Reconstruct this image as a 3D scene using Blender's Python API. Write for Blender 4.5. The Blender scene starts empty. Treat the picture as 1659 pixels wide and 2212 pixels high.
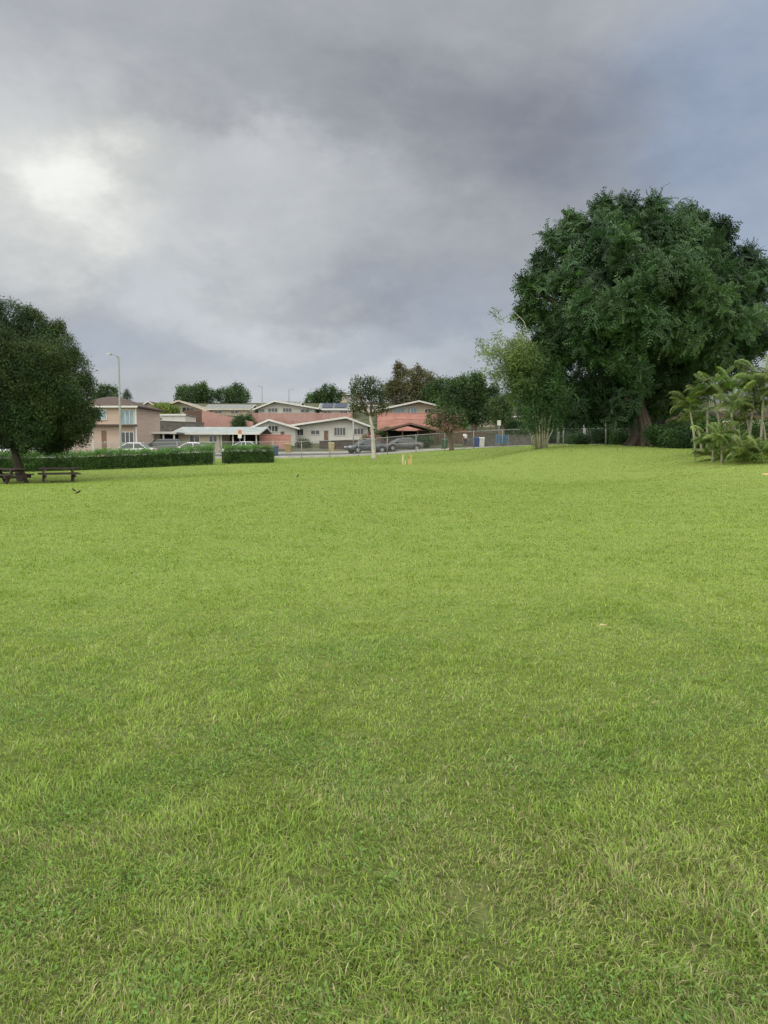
import bpy, math, random
import numpy as np
from mathutils import Vector, Matrix
random.seed(4); rng=np.random.default_rng(7)
C=bpy.context.scene.collection
sc=bpy.context.scene
F=1703.0; TH=math.atan(138/F); EYE=1.5
# ------------------------------------------------------------ survey helper: bearing/elevation + distance -> world metres
def W(px,py,y):
    ang=math.atan((1106-py)/F)-TH
    z=EYE+y*math.tan(ang)
    dep=y*math.cos(TH)-(z-EYE)*math.sin(TH)
    return ((px-829.5)/F*dep,y,z)
# ------------------------------------------------------------ materials
class E:
    nt=None
    def __init__(s,k): s.k=k
    @staticmethod
    def m(op,*a):
        n=E.nt.nodes.new('ShaderNodeMath'); n.operation=op
        for i,v in enumerate(a):
            if isinstance(v,E): E.nt.links.new(v.k,n.inputs[i])
            else: n.inputs[i].default_value=v
        return E(n.outputs[0])
    def __add__(s,o): return E.m('ADD',s,o)
    def __radd__(s,o): return E.m('ADD',s,o)
    def __sub__(s,o): return E.m('SUBTRACT',s,o)
    def __rsub__(s,o): return E.m('SUBTRACT',o,s)
    def __mul__(s,o): return E.m('MULTIPLY',s,o)
    def __rmul__(s,o): return E.m('MULTIPLY',s,o)
    def __truediv__(s,o): return E.m('DIVIDE',s,o)
MATS={}
def newmat(name):
    m=bpy.data.materials.new(name); m.use_nodes=True
    nt=m.node_tree; nt.nodes.clear(); MATS[name]=m
    return m,nt
def P(name,col,rough=.8,var=.18,scale=3.0,bump=0.0,metal=0.0,spec=.3,stretch=(1,1,1),col2=None,coat=0):
    if name in MATS: return MATS[name]
    m,nt=newmat(name); N=nt.nodes; L=nt.links
    out=N.new('ShaderNodeOutputMaterial'); b=N.new('ShaderNodeBsdfPrincipled')
    tc=N.new('ShaderNodeTexCoord'); mp=N.new('ShaderNodeMapping'); mp.inputs['Scale'].default_value=stretch
    no=N.new('ShaderNodeTexNoise'); no.inputs['Scale'].default_value=scale; no.inputs['Detail'].default_value=4
    L.new(tc.outputs['Object'],mp.inputs[0]); L.new(mp.outputs[0],no.inputs['Vector'])
    r=N.new('ShaderNodeValToRGB'); r.color_ramp.elements[0].position=.3; r.color_ramp.elements[1].position=.7
    c2=col2 or tuple(min(1,c*(1+var)) for c in col)
    r.color_ramp.elements[0].color=tuple(c*(1-var) for c in col)+(1,)
    r.color_ramp.elements[1].color=tuple(c2)+(1,)
    L.new(no.outputs[0],r.inputs[0]); L.new(r.outputs[0],b.inputs['Base Color'])
    b.inputs['Roughness'].default_value=rough; b.inputs['Metallic'].default_value=metal
    b.inputs['Specular IOR Level'].default_value=spec
    b.inputs['Coat Weight'].default_value=coat
    if bump:
        n2=N.new('ShaderNodeTexNoise'); n2.inputs['Scale'].default_value=scale*5; n2.inputs['Detail'].default_value=4
        L.new(mp.outputs[0],n2.inputs['Vector'])
        bp=N.new('ShaderNodeBump'); bp.inputs['Strength'].default_value=bump; L.new(n2.outputs[0],bp.inputs['Height']); L.new(bp.outputs[0],b.inputs['Normal'])
    L.new(b.outputs[0],out.inputs[0]); return m
def LEAF(name,trans=.3,rough=.55,spec=.3,tint=(1.1,1.4,.6)):
    m,nt=newmat(name); N=nt.nodes; L=nt.links
    out=N.new('ShaderNodeOutputMaterial'); b=N.new('ShaderNodeBsdfPrincipled'); t=N.new('ShaderNodeBsdfTranslucent'); mx=N.new('ShaderNodeMixShader')
    a=N.new('ShaderNodeAttribute'); a.attribute_name='Col'
    g=N.new('ShaderNodeMix'); g.data_type='RGBA'; g.blend_type='MULTIPLY'; g.inputs[0].default_value=1
    L.new(a.outputs['Color'],g.inputs[6]); g.inputs[7].default_value=tint+(1,)
    L.new(a.outputs['Color'],b.inputs['Base Color']); L.new(g.outputs[2],t.inputs['Color'])
    b.inputs['Roughness'].default_value=rough; b.inputs['Specular IOR Level'].default_value=spec
    mx.inputs[0].default_value=trans; L.new(b.outputs[0],mx.inputs[1]); L.new(t.outputs[0],mx.inputs[2]); L.new(mx.outputs[0],out.inputs[0]); return m
leafm=LEAF('leaf_material',.22,.5,.3); grassm=LEAF('grass_blade_material',.35,.65,.15,(1.2,1.4,.65))
# ------------------------------------------------------------ object helpers
def meta(o,label=None,cat=None,kind=None,group=None):
    if label: o['label']=label
    if cat: o['category']=cat
    if kind: o['kind']=kind
    if group: o['group']=group
    return o
def empty(name,loc,rz=0,**k):
    o=bpy.data.objects.new(name,None); o.empty_display_size=.3; o.location=loc; o.rotation_euler=(0,0,rz); C.objects.link(o); return meta(o,**k)
def link(name,me,parent=None,loc=(0,0,0),rot=(0,0,0),**k):
    o=bpy.data.objects.new(name,me); C.objects.link(o); o.location=loc; o.rotation_euler=rot
    if parent: o.parent=parent
    return meta(o,**k)
def npmesh(name,V,Fc,mat,col=None,smooth=False):
    V=np.asarray(V,np.float32); Fc=np.asarray(Fc,np.int32)
    me=bpy.data.meshes.new(name); k=Fc.shape[1]
    me.vertices.add(len(V)); me.vertices.foreach_set('co',V.ravel())
    me.loops.add(Fc.size); me.loops.foreach_set('vertex_index',Fc.ravel())
    me.polygons.add(len(Fc)); me.polygons.foreach_set('loop_start',np.arange(0,Fc.size,k,dtype=np.int32))
    try: me.polygons.foreach_set('loop_total',np.full(len(Fc),k,np.int32))
    except Exception: pass
    if smooth: me.polygons.foreach_set('use_smooth',np.ones(len(Fc),bool))
    me.update(calc_edges=True)
    if col is not None:
        a=me.color_attributes.new('Col','FLOAT_COLOR','POINT')
        c=np.ones((len(V),4),np.float32); c[:,:3]=col; a.data.foreach_set('color',c.ravel())
    me.materials.append(mat); return me
class MB:
    def __init__(s): s.v=[];s.f=[];s.mi=[];s.mats=[]
    def mat(s,m):
        if m not in s.mats: s.mats.append(m)
        return s.mats.index(m)
    def add(s,vs,fs,m):
        b=len(s.v); s.v+= [tuple(v) for v in vs]; i=s.mat(m)
        for f in fs: s.f.append(tuple(b+j for j in f)); s.mi.append(i)
        return s
    def box(s,x0,x1,y0,y1,z0,z1,m,M=None):
        vs=[(x0,y0,z0),(x1,y0,z0),(x1,y1,z0),(x0,y1,z0),(x0,y0,z1),(x1,y0,z1),(x1,y1,z1),(x0,y1,z1)]
        if M is not None: vs=[tuple(M@Vector(v)) for v in vs]
        return s.add(vs,[(0,3,2,1),(4,5,6,7),(0,1,5,4),(1,2,6,5),(2,3,7,6),(3,0,4,7)],m)
    def prism(s,poly,a0,a1,axis,m):
        n=len(poly)
        f=(lambda p,a:(p[0],a,p[1])) if axis=='y' else ((lambda p,a:(a,p[0],p[1])) if axis=='x' else (lambda p,a:(p[0],p[1],a)))
        vs=[f(p,a0) for p in poly]+[f(p,a1) for p in poly]
        fs=[tuple(range(n)),tuple(range(2*n-1,n-1,-1))]+[(i,i+n,(i+1)%n+n,(i+1)%n) for i in range(n)]
        return s.add(vs,fs,m)
    def tube(s,pts,rad,m,n=8,cap=True):
        pts=[Vector(p) for p in pts]; vs=[];fs=[]
        up=Vector((0,0,1))
        for i,p in enumerate(pts):
            t=(pts[min(i+1,len(pts)-1)]-pts[max(i-1,0)]).normalized()
            a=t.cross(Vector((0.31,0.95,0.05))).normalized() if abs(t.z)>.6 else t.cross(up).normalized()
            b=t.cross(a)
            for j in range(n):
                q=2*math.pi*j/n; vs.append(p+(a*math.cos(q)+b*math.sin(q))*rad[i])
        for i in range(len(pts)-1):
            for j in range(n):
                fs.append((i*n+j,i*n+(j+1)%n,(i+1)*n+(j+1)%n,(i+1)*n+j))
        if cap: fs.append(tuple(range(n-1,-1,-1))); fs.append(tuple((len(pts)-1)*n+j for j in range(n)))
        return s.add(vs,fs,m)
    def obj(s,name,parent=None,loc=(0,0,0),rot=(0,0,0),smooth=False,bevel=0,**k):
        me=bpy.data.meshes.new(name); me.from_pydata(s.v,[],s.f)
        for m in s.mats: me.materials.append(m)
        me.polygons.foreach_set('material_index',s.mi)
        if smooth: me.polygons.foreach_set('use_smooth',[True]*len(s.f))
        me.update()
        import bmesh
        bm=bmesh.new(); bm.from_mesh(me); bmesh.ops.recalc_face_normals(bm,faces=bm.faces); bm.to_mesh(me); bm.free()
        o=link(name,me,parent,loc,rot,**k)
        if bevel:
            md=o.modifiers.new('b','BEVEL'); md.width=bevel; md.segments=2; md.limit_method='ANGLE'
        return o
# ------------------------------------------------------------ terrain
cp=[W(*p) for p in [(37,1040,42),(175,1043,40),(20,1022,50),(300,1013,52),(465,1004,54),(588,1000,57),(700,996,60),(808,992,62),(880,1003,48),
 (620,992,70),(780,986,71),(930,975,70),(1050,968,69),(1150,963,64),(1165,968,50),(1390,966,55),(1290,963,50),(1500,974,45),(1570,988,37),(1645,1000,33),
 (1300,1034,37),(1160,1030,40),(1050,1022,43),(1420,1030,34),(1530,1030,30),(960,1010,47),(830,1022,38),(400,1032,36),(1060,990,52),(700,1010,48),
 (600,985,80),(790,979,84),(960,972,86),(1100,966,88),(1400,962,90),(700,958,100),(500,962,97),(860,956,100),(1050,950,105),
 (600,905,126),(900,915,122),(400,902,122),(1100,925,122)]]
cp+=[(-45,55,.3),(-45,68,.4),(-30,66,.35),(-18,66,.45),(-35,80,.7),(-60,80,.8),(-30,95,1.2),(-60,110,4),(35,40,1.2),(45,60,1.6),(50,90,2),(60,120,4.5)]
for yy in (-60,-20,0,8,16,24): 
    for xx in (-60,-25,0,25,60): cp.append((xx,yy,0.0))
cp+=[(-60,25,0),(-40,40,-.1),(-60,42,0),(60,30,.8)]
cp+=[(x,150,9) for x in(-80,-40,0,40,80)]+[(x,190,12.3) for x in(-100,-40,0,40,100)]+[(x,240,12) for x in(-120,0,120)]
cp+=[(x,-200,0) for x in(-250,0,250)]+[(-250,y,0) for y in (0,120)]+[(250,y,1) for y in (0,120)]+[(-250,260,8),(250,260,8),(0,320,9)]
cp=np.array(cp)
def tps(r2): return .5*r2*np.log(r2+1e-9)
S=50.
A=cp[:,:2]/S; n=len(A); K=tps(((A[:,None]-A[None])**2).sum(-1))+np.eye(n)*.0004
Pm=np.c_[np.ones(n),A]; M_=np.block([[K,Pm],[Pm.T,np.zeros((3,3))]])
wts=np.linalg.solve(M_,np.r_[cp[:,2],np.zeros(3)])
def hraw(x,y):
    x=np.asarray(x,float);y=np.asarray(y,float); q=np.c_[x.ravel(),y.ravel()]/S
    r=np.empty(len(q))
    for i in range(0,len(q),20000):
        b=q[i:i+20000]; r[i:i+20000]=tps(((b[:,None]-A[None])**2).sum(-1))@wts[:n]+wts[n]+b@wts[n+1:]
    d=np.hypot(q[:,0]*S,q[:,1]*S-60); f=np.clip((420-d)/200,0,1); f=f*f*(3-2*f)
    return (np.clip(r,-2,16)*f).reshape(x.shape)
gx=np.r_[-3000,-1500,-800,-450,-300,-220,-160,-120,-95,-80,np.arange(-70,71,1.),80,95,120,160,220,300,450,800,1500,3000]
gy=np.r_[-1500,-600,-250,-120,-60,-30,-12,-4,np.arange(0,160,1.),165,172,180,190,200,215,230,250,275,300,340,400,500,700,1200,2200,4000]
GX,GY=np.meshgrid(gx,gy); GZ=hraw(GX,GY)
def hz(x,y):
    x=np.asarray(x,float);y=np.asarray(y,float)
    i=np.clip(np.searchsorted(gx,x)-1,0,len(gx)-2); j=np.clip(np.searchsorted(gy,y)-1,0,len(gy)-2)
    u=(x-gx[i])/(gx[i+1]-gx[i]); v=(y-gy[j])/(gy[j+1]-gy[j])
    return GZ[j,i]*(1-u)*(1-v)+GZ[j,i+1]*u*(1-v)+GZ[j+1,i]*(1-u)*v+GZ[j+1,i+1]*u*v
def h1(x,y): return float(hz(x,y))
def gridfaces(nx,ny):
    i,j=np.meshgrid(np.arange(nx-1),np.arange(ny-1)); a=(j*nx+i).ravel(); return np.c_[a,a+1,a+nx+1,a+nx]
# ground material
m,nt=newmat('lawn_ground'); N=nt.nodes; L=nt.links; E.nt=nt
tc=N.new('ShaderNodeTexCoord'); sep=N.new('ShaderNodeSeparateXYZ'); L.new(tc.outputs['Object'],sep.inputs[0])
def noise(scale,detail=5,vec=None,rough=.55):
    n=N.new('ShaderNodeTexNoise'); n.inputs['Scale'].default_value=scale; n.inputs['Detail'].default_value=detail; n.inputs['Roughness'].default_value=rough
    L.new(vec or tc.outputs['Object'],n.inputs['Vector']); return n
def ramp(src,stops):
    r=N.new('ShaderNodeValToRGB'); e=r.color_ramp.elements
    while len(e)<len(stops): e.new(.5)
    for i,(p,c) in enumerate(stops): e[i].position=p; e[i].color=tuple(c)+(1,)
    L.new(src,r.inputs[0]); return r.outputs[0]
def mix(f,a,b,bt='MIX'):
    n=N.new('ShaderNodeMix'); n.data_type='RGBA'; n.blend_type=bt
    if isinstance(f,float): n.inputs[0].default_value=f
    else: L.new(f,n.inputs[0])
    for s,k in ((a,6),(b,7)):
        if isinstance(s,tuple): n.inputs[k].default_value=s+(1,)
        else: L.new(s,n.inputs[k])
    return n.outputs[2]
big=noise(.09,4); mid=noise(1.3,5); fine=noise(14,4)
far=ramp(big.outputs[0],[(.3,(.175,.25,.05)),(.52,(.21,.28,.062)),(.72,(.25,.30,.075))])
far=mix(ramp(mid.outputs[0],[(.35,(0,0,0)),(.7,(1,1,1))]),far,(.16,.235,.052))
far=mix(ramp(fine.outputs[0],[(.35,(0,0,0)),(.65,(.6,.6,.6))]),far,(.25,.29,.09))
near=ramp(fine.outputs[0],[(.3,(.06,.075,.025)),(.6,(.12,.14,.045)),(.8,(.19,.17,.085))])
def smooth(sock,a,b):
    n=N.new('ShaderNodeMapRange'); n.interpolation_type='SMOOTHSTEP'; n.inputs[1].default_value=a; n.inputs[2].default_value=b; L.new(sock,n.inputs[0]); return n.outputs[0]
lawn=mix(smooth(sep.outputs[1],1.5,10),near,far)
yard=ramp(noise(.5,5).outputs[0],[(.35,(.05,.08,.025)),(.5,(.10,.10,.06)),(.65,(.16,.14,.11))])
colr=mix(smooth(sep.outputs[1],85,88),lawn,yard)
b=N.new('ShaderNodeBsdfPrincipled'); b.inputs['Roughness'].default_value=.9; b.inputs['Specular IOR Level'].default_value=.1
L.new(colr,b.inputs['Base Color']); bp=N.new('ShaderNodeBump'); bp.inputs['Strength'].default_value=.8; bp.inputs['Distance'].default_value=.08; L.new(noise(9,5).outputs[0],bp.inputs['Height']); L.new(bp.outputs[0],b.inputs['Normal'])
o=N.new('ShaderNodeOutputMaterial'); L.new(b.outputs[0],o.inputs[0]); lawnm=m
me=npmesh('ground',np.c_[GX.ravel(),GY.ravel(),GZ.ravel()],gridfaces(len(gx),len(gy)),lawnm,smooth=True)
link('ground',me,label='wide mown green lawn rising gently towards a street',kind='structure')
# street strips
asphalt=P('asphalt',(.085,.085,.09),.85,.15,2,.2); concrete=P('concrete',(.36,.34,.31),.85,.15,1.5,.2); paint=P('road_paint',(.7,.7,.66),.6,.15,6)
def strip(name,y0,y1,lift,mat,x0=-75.,x1=62.,**k):
    xs=np.arange(x0,x1,1.); ys=np.linspace(y0,y1,max(2,int(abs(y1-y0))+1)); X,Y=np.meshgrid(xs,ys); Yw=Y+.04*X
    return link(name,npmesh(name,np.c_[X.ravel(),Yw.ravel(),(hz(X,Yw)+lift).ravel()],gridfaces(len(xs),len(ys)),mat,smooth=True),**k)
strip('street',75.5,84.5,.05,asphalt,label='grey asphalt street behind the fence',kind='structure')
strip('road_marking',79.95,80.07,.056,paint,label='white centre line on the street',kind='structure')
def kerbstrip(name,y0,y1,lift,mat,lab):
    xs=np.arange(-75,62,1.); rows=[(y0,-.1),(y0,lift),(y1,lift),(y1,-.1)]
    V=[];
    for yy,l in rows:
        Y=yy+.04*xs; V.append(np.c_[xs,Y,hz(xs,Y)+l])
    return link(name,npmesh(name,np.concatenate(V),gridfaces(len(xs),4),mat),label=lab,kind='structure')
kerbstrip('pavement',74.0,75.45,.17,concrete,'pale concrete pavement with kerb along the street')
kerbstrip('pavement',84.55,86.2,.17,concrete,'concrete pavement with kerb in front of the houses')
# ------------------------------------------------------------ numpy value noise
_g=rng.random((256,256))
def vn(x,y,s=1.):
    x=x*s+1000;y=y*s+1000; i=np.floor(x).astype(int);j=np.floor(y).astype(int);u=x-i;v=y-j;u=u*u*(3-2*u);v=v*v*(3-2*v)
    g=lambda a,b:_g[a%256,b%256]
    return g(i,j)*(1-u)*(1-v)+g(i+1,j)*u*(1-v)+g(i,j+1)*(1-u)*v+g(i+1,j+1)*u*v
def fbm(x,y,s): return (vn(x,y,s)*.5+vn(x+37,y+11,s*2.1)*.27+vn(x+7,y+91,s*4.3)*.15+vn(x,y,s*9)*.08)
# ------------------------------------------------------------ grass
def grass(Nn=700000):
    a,b_=1.3,72.; u=rng.random(Nn); y=(a**.1+u*(b_**.1-a**.1))**10
    x=(rng.random(Nn)*2-1)*(.57*y+.3)
    thin=np.clip((fbm(x+77,y+31,3.4)-.64)*9,0,.7)*np.clip((5-y)/3,0,1)   # sparse worn spots close by
    keep=(y<73.5)&(rng.random(Nn)>thin); x=x[keep];y=y[keep]; Nn=len(x)
    t=fbm(x,y,2.6); t2=fbm(x+50,y,.28); t3=rng.random(Nn)
    tuft=np.clip((t-.5)*5,0,1)
    hgt=(.013+.020*t3+.030*tuft*rng.random(Nn))*(1+.012*y)*(1-.25*np.clip((y-20)/40,0,1))
    w=.0011*(.5+.9*rng.random(Nn))*(1+.30*y)
    dirn=fbm(x+300,y+40,1.9)*18
    yaw=np.where(rng.random(Nn)<.45,dirn+rng.normal(size=Nn)*.5,rng.random(Nn)*6.283); lean=.15+1.2*rng.random(Nn)**1.2
    face=yaw+1.57+(rng.random(Nn)-.5)*1.6
    dx,dy=np.cos(yaw),np.sin(yaw); wx,wy=np.cos(face)*w,np.sin(face)*w
    z0=hz(x,y)-.004
    V=np.empty((Nn,5,3),np.float32)
    V[:,0]=np.c_[x-wx,y-wy,z0];V[:,1]=np.c_[x+wx,y+wy,z0]
    mx,my,mz=x+dx*lean*hgt*.45,y+dy*lean*hgt*.45,z0+hgt*.6
    V[:,2]=np.c_[mx-wx*.8,my-wy*.8,mz];V[:,3]=np.c_[mx+wx*.8,my+wy*.8,mz]
    V[:,4]=np.c_[x+dx*lean*hgt*1.1,y+dy*lean*hgt*1.1,z0+hgt*(1.05-.3*lean)]
    f=np.array([[0,1,3],[0,3,2],[2,3,4]]); Fc=(f[None]+(np.arange(Nn)*5)[:,None,None]).reshape(-1,3)
    g1=np.array([.20,.31,.060]);g2=np.array([.36,.44,.115]);g3=np.array([.14,.26,.060]);dry=np.array([.52,.46,.26])
    k=np.clip(rng.random(Nn)*.8+(t2-.5)*.9+.12,0,1)[:,None]
    c=g1*(1-k)+g2*k
    dk=np.clip((fbm(x,y+200,1.6)-.5)*5,0,1)[:,None]*np.clip((8-y)/6,0,1)[:,None]
    c=c*(1-dk*.45)+g3*dk*.45
    pd=.06+.28*np.clip((fbm(x+9,y+80,1.5)-.52)*6,0,1)*np.clip((6-y)/4,.12,1)+.20*np.clip((3.2-y)/1.4,0,1)
    isd=rng.random(Nn)<pd; c[isd]=dry*(.5+.5*rng.random((isd.sum(),1)))
    farf=np.clip((y-2.5)/14,0,1)[:,None]; patch=(.84+.32*fbm(x-40,y+17,.16))[:,None]
    c=c*(1-farf*.7)+np.array([.245,.325,.080])*farf*.7*patch
    c=c*(.65+.7*rng.random((Nn,1)))
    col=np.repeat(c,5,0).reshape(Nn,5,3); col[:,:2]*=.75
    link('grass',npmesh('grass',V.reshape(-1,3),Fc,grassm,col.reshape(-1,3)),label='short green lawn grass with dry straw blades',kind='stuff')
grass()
def clover(Nn=110000):
    a,b_=1.3,8.; u=rng.random(Nn); y=(a**.6+u*(b_**.6-a**.6))**(1/.6); x=(rng.random(Nn)*2-1)*(.57*y+.3)
    k=(fbm(x,y+200,1.6)*.5+fbm(x+3,y,4.2)*.5)+rng.normal(size=Nn)*.035>.55+.016*np.clip(y-3,0,5); x=x[k];y=y[k];Nn=len(x)
    s=.003+.005*rng.random(Nn); s*=1+.05*y
    yaw=rng.random(Nn)*6.28; tx=(rng.random(Nn)-.5)*1.4
    z=hz(x,y)+.006+.022*rng.random(Nn)
    V=np.empty((Nn,4,3)); dx,dy=np.cos(yaw)*s,np.sin(yaw)*s
    V[:,0]=np.c_[x-dx,y-dy,z-tx*s];V[:,2]=np.c_[x+dx,y+dy,z+tx*s]
    V[:,1]=np.c_[x-dy*.6,y+dx*.6,z+s*.15];V[:,3]=np.c_[x+dy*.6,y-dx*.6,z-s*.15]
    c=np.array([.16,.28,.07])*(.6+.7*rng.random((Nn,1)))
    link('clover',npmesh('clover',V.reshape(-1,3),np.arange(Nn*4).reshape(-1,4),grassm,np.repeat(c,4,0)),label='dark green broadleaf weeds and clover in lawn',kind='stuff')
clover()
# ------------------------------------------------------------ foliage scatter
def basis(nrm,yaw):
    nrm=nrm/np.linalg.norm(nrm,axis=1,keepdims=True); a=np.c_[np.cos(yaw),np.sin(yaw),np.zeros(len(yaw))]+1e-3
    a=a-(a*nrm).sum(1,keepdims=True)*nrm; a/=np.linalg.norm(a,axis=1,keepdims=True); b=np.cross(nrm,a)
    return np.stack([a,b,nrm],axis=2)
def scatter(tv,tf,pos,R,s,col,jit=.0):
    n=len(pos);K=len(tv)
    V=np.einsum('nij,kj->nki',R,tv)*s[:,None,None]+pos[:,None,:]
    Fc=(tf[None]+(np.arange(n)*K)[:,None,None]).reshape(-1,tf.shape[1])
    return V.reshape(-1,3),Fc,np.repeat(col,K,0)
def t_frond(nf=6,npair=6,droop=.45,ll=.28,lw=.12):
    V=[];Fq=[]
    for i in range(nf):
        a=2*math.pi*i/nf+random.uniform(-.3,.3); L_=random.uniform(.7,1.3); dr=droop*random.uniform(.2,1.8); ca,sa=math.cos(a),math.sin(a); rise=random.uniform(.2,.8)
        for j in range(1,npair+1):
            t=j/npair; r=L_*t; z=rise*t-dr*t*t
            l=ll*(1-.55*abs(t-.45)); 
            for sd in (-1,1):
                ex,ey=ca*.55-sa*sd*.85, sa*.55+ca*sd*.85
                bx,by=ca*r,sa*r; px,py=-ey,ex
                b0=len(V)
                V+= [(bx,by,z),(bx+ex*l*.5+px*lw*.5,by+ey*l*.5+py*lw*.5,z-.02),(bx+ex*l,by+ey*l,z-.08*random.uniform(.2,1.6)),(bx+ex*l*.5-px*lw*.5,by+ey*l*.5-py*lw*.5,z-.05)]
                Fq.append((b0,b0+1,b0+2,b0+3))
    return np.array(V),np.array(Fq)
def t_leaves(n=16,size=.3,asp=.45,droop=0):
    V=[];Fq=[]
    for i in range(n):
        p=Vector((random.gauss(0,.45),random.gauss(0,.45),random.gauss(0,.38)))
        d=Vector((random.gauss(0,1),random.gauss(0,1),random.gauss(0,.7)-droop)).normalized(); q=d.orthogonal().normalized(); q.rotate(Matrix.Rotation(random.random()*6.28,3,d))
        s=size*random.uniform(.6,1.3); b0=len(V); nn=d.cross(q)
        V+=[p,p+d*s*.5+q*s*asp*.5+nn*s*.06,p+d*s,p+d*s*.5-q*s*asp*.5+nn*s*.06]
        Fq.append((b0,b0+1,b0+2,b0+3))
    return np.array([tuple(v) for v in V]),np.array(Fq)
def blob_points(blobs,dens,inner=.25,cut=.72,squash=1.,spike=.1):
    P_=[];Nn=[];Fa=[]
    B=np.array([b[:4] for b in blobs])
    for (cx,cy,cz,r) in B:
        n=int(dens*r*r)+3; d=rng.normal(size=(n,3)); d/=np.linalg.norm(d,axis=1,keepdims=True)
        rr=r*(.74+.3*rng.random(n))*(.8+.45*fbm(d[:,0]*2+cx*3+d[:,2]*1.3,d[:,1]*2+cz*3-d[:,2],.9)); k=rng.random(n)<inner; rr[k]*=rng.random(k.sum())**.5
        k=rng.random(n)<spike; rr[k]*=1+.3*rng.random(k.sum())
        p=np.array([cx,cy,cz])+d*rr[:,None]*np.array([1,1,squash])
        dist=np.linalg.norm((p[:,None]-B[None,:,:3]),axis=2)/B[None,:,3]
        ok=(dist<cut).sum(1)<1; ok|=(rng.random(n)<.25)
        P_.append(p[ok]);Nn.append(d[ok]);Fa.append(np.full(ok.sum(),random.uniform(.68,1.30)))
    return np.concatenate(P_),np.concatenate(Nn),np.concatenate(Fa)
bark=P('bark_brown',(.12,.095,.075),.9,.35,4,.6,stretch=(3,3,.6)); barkp=P('bark_pale',(.42,.39,.34),.9,.25,4,.4,stretch=(2,2,.8)); barkd=P('bark_dark',(.05,.04,.03),.9,.3,4,.5,stretch=(3,3,.6))
TL=[t_leaves(16,.42,.45) for _ in range(3)]
TN=[t_leaves(16,.5,.28,.5) for _ in range(3)]
TF=[t_frond() for _ in range(5)]
TB=[t_leaves(20,.7,.2,.8) for _ in range(3)]
def crown(root,base,blobs,temps,dens,size,cols,inner=.25,updir=.5,cut=.72,name='crown',squash=1.,spike=.1):
    P_,Nn,Fa=blob_points(blobs,dens,inner,cut,squash,spike)
    n=len(P_); nr=Nn+np.array([0,0,updir])+rng.normal(size=(n,3))*.25
    R=basis(nr,rng.random(n)*6.28); s=size*(.7+.6*rng.random(n))
    cl=np.array(cols); k=fbm(P_[:,0]*1.+P_[:,2],P_[:,1]+P_[:,2]*.7,.45); idx=np.clip((k-.25)*2*len(cl)+rng.normal(size=n)*.5,0,len(cl)-1).astype(int)
    c=cl[idx]*(.7+.6*rng.random((n,1)))*Fa[:,None]
    which=rng.integers(0,len(temps),n); Vs=[];Fs=[];Cs=[];off=0
    for q,(tv,tf) in enumerate(temps):
        mk=which==q; V,Fc,cc=scatter(tv,tf,P_[mk]-np.array(base),R[mk],s[mk],c[mk]); Vs.append(V);Fs.append(Fc+off);Cs.append(cc);off+=len(V)
    return link(name,npmesh(name,np.concatenate(Vs),np.concatenate(Fs),leafm,np.concatenate(Cs)),root)
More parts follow.
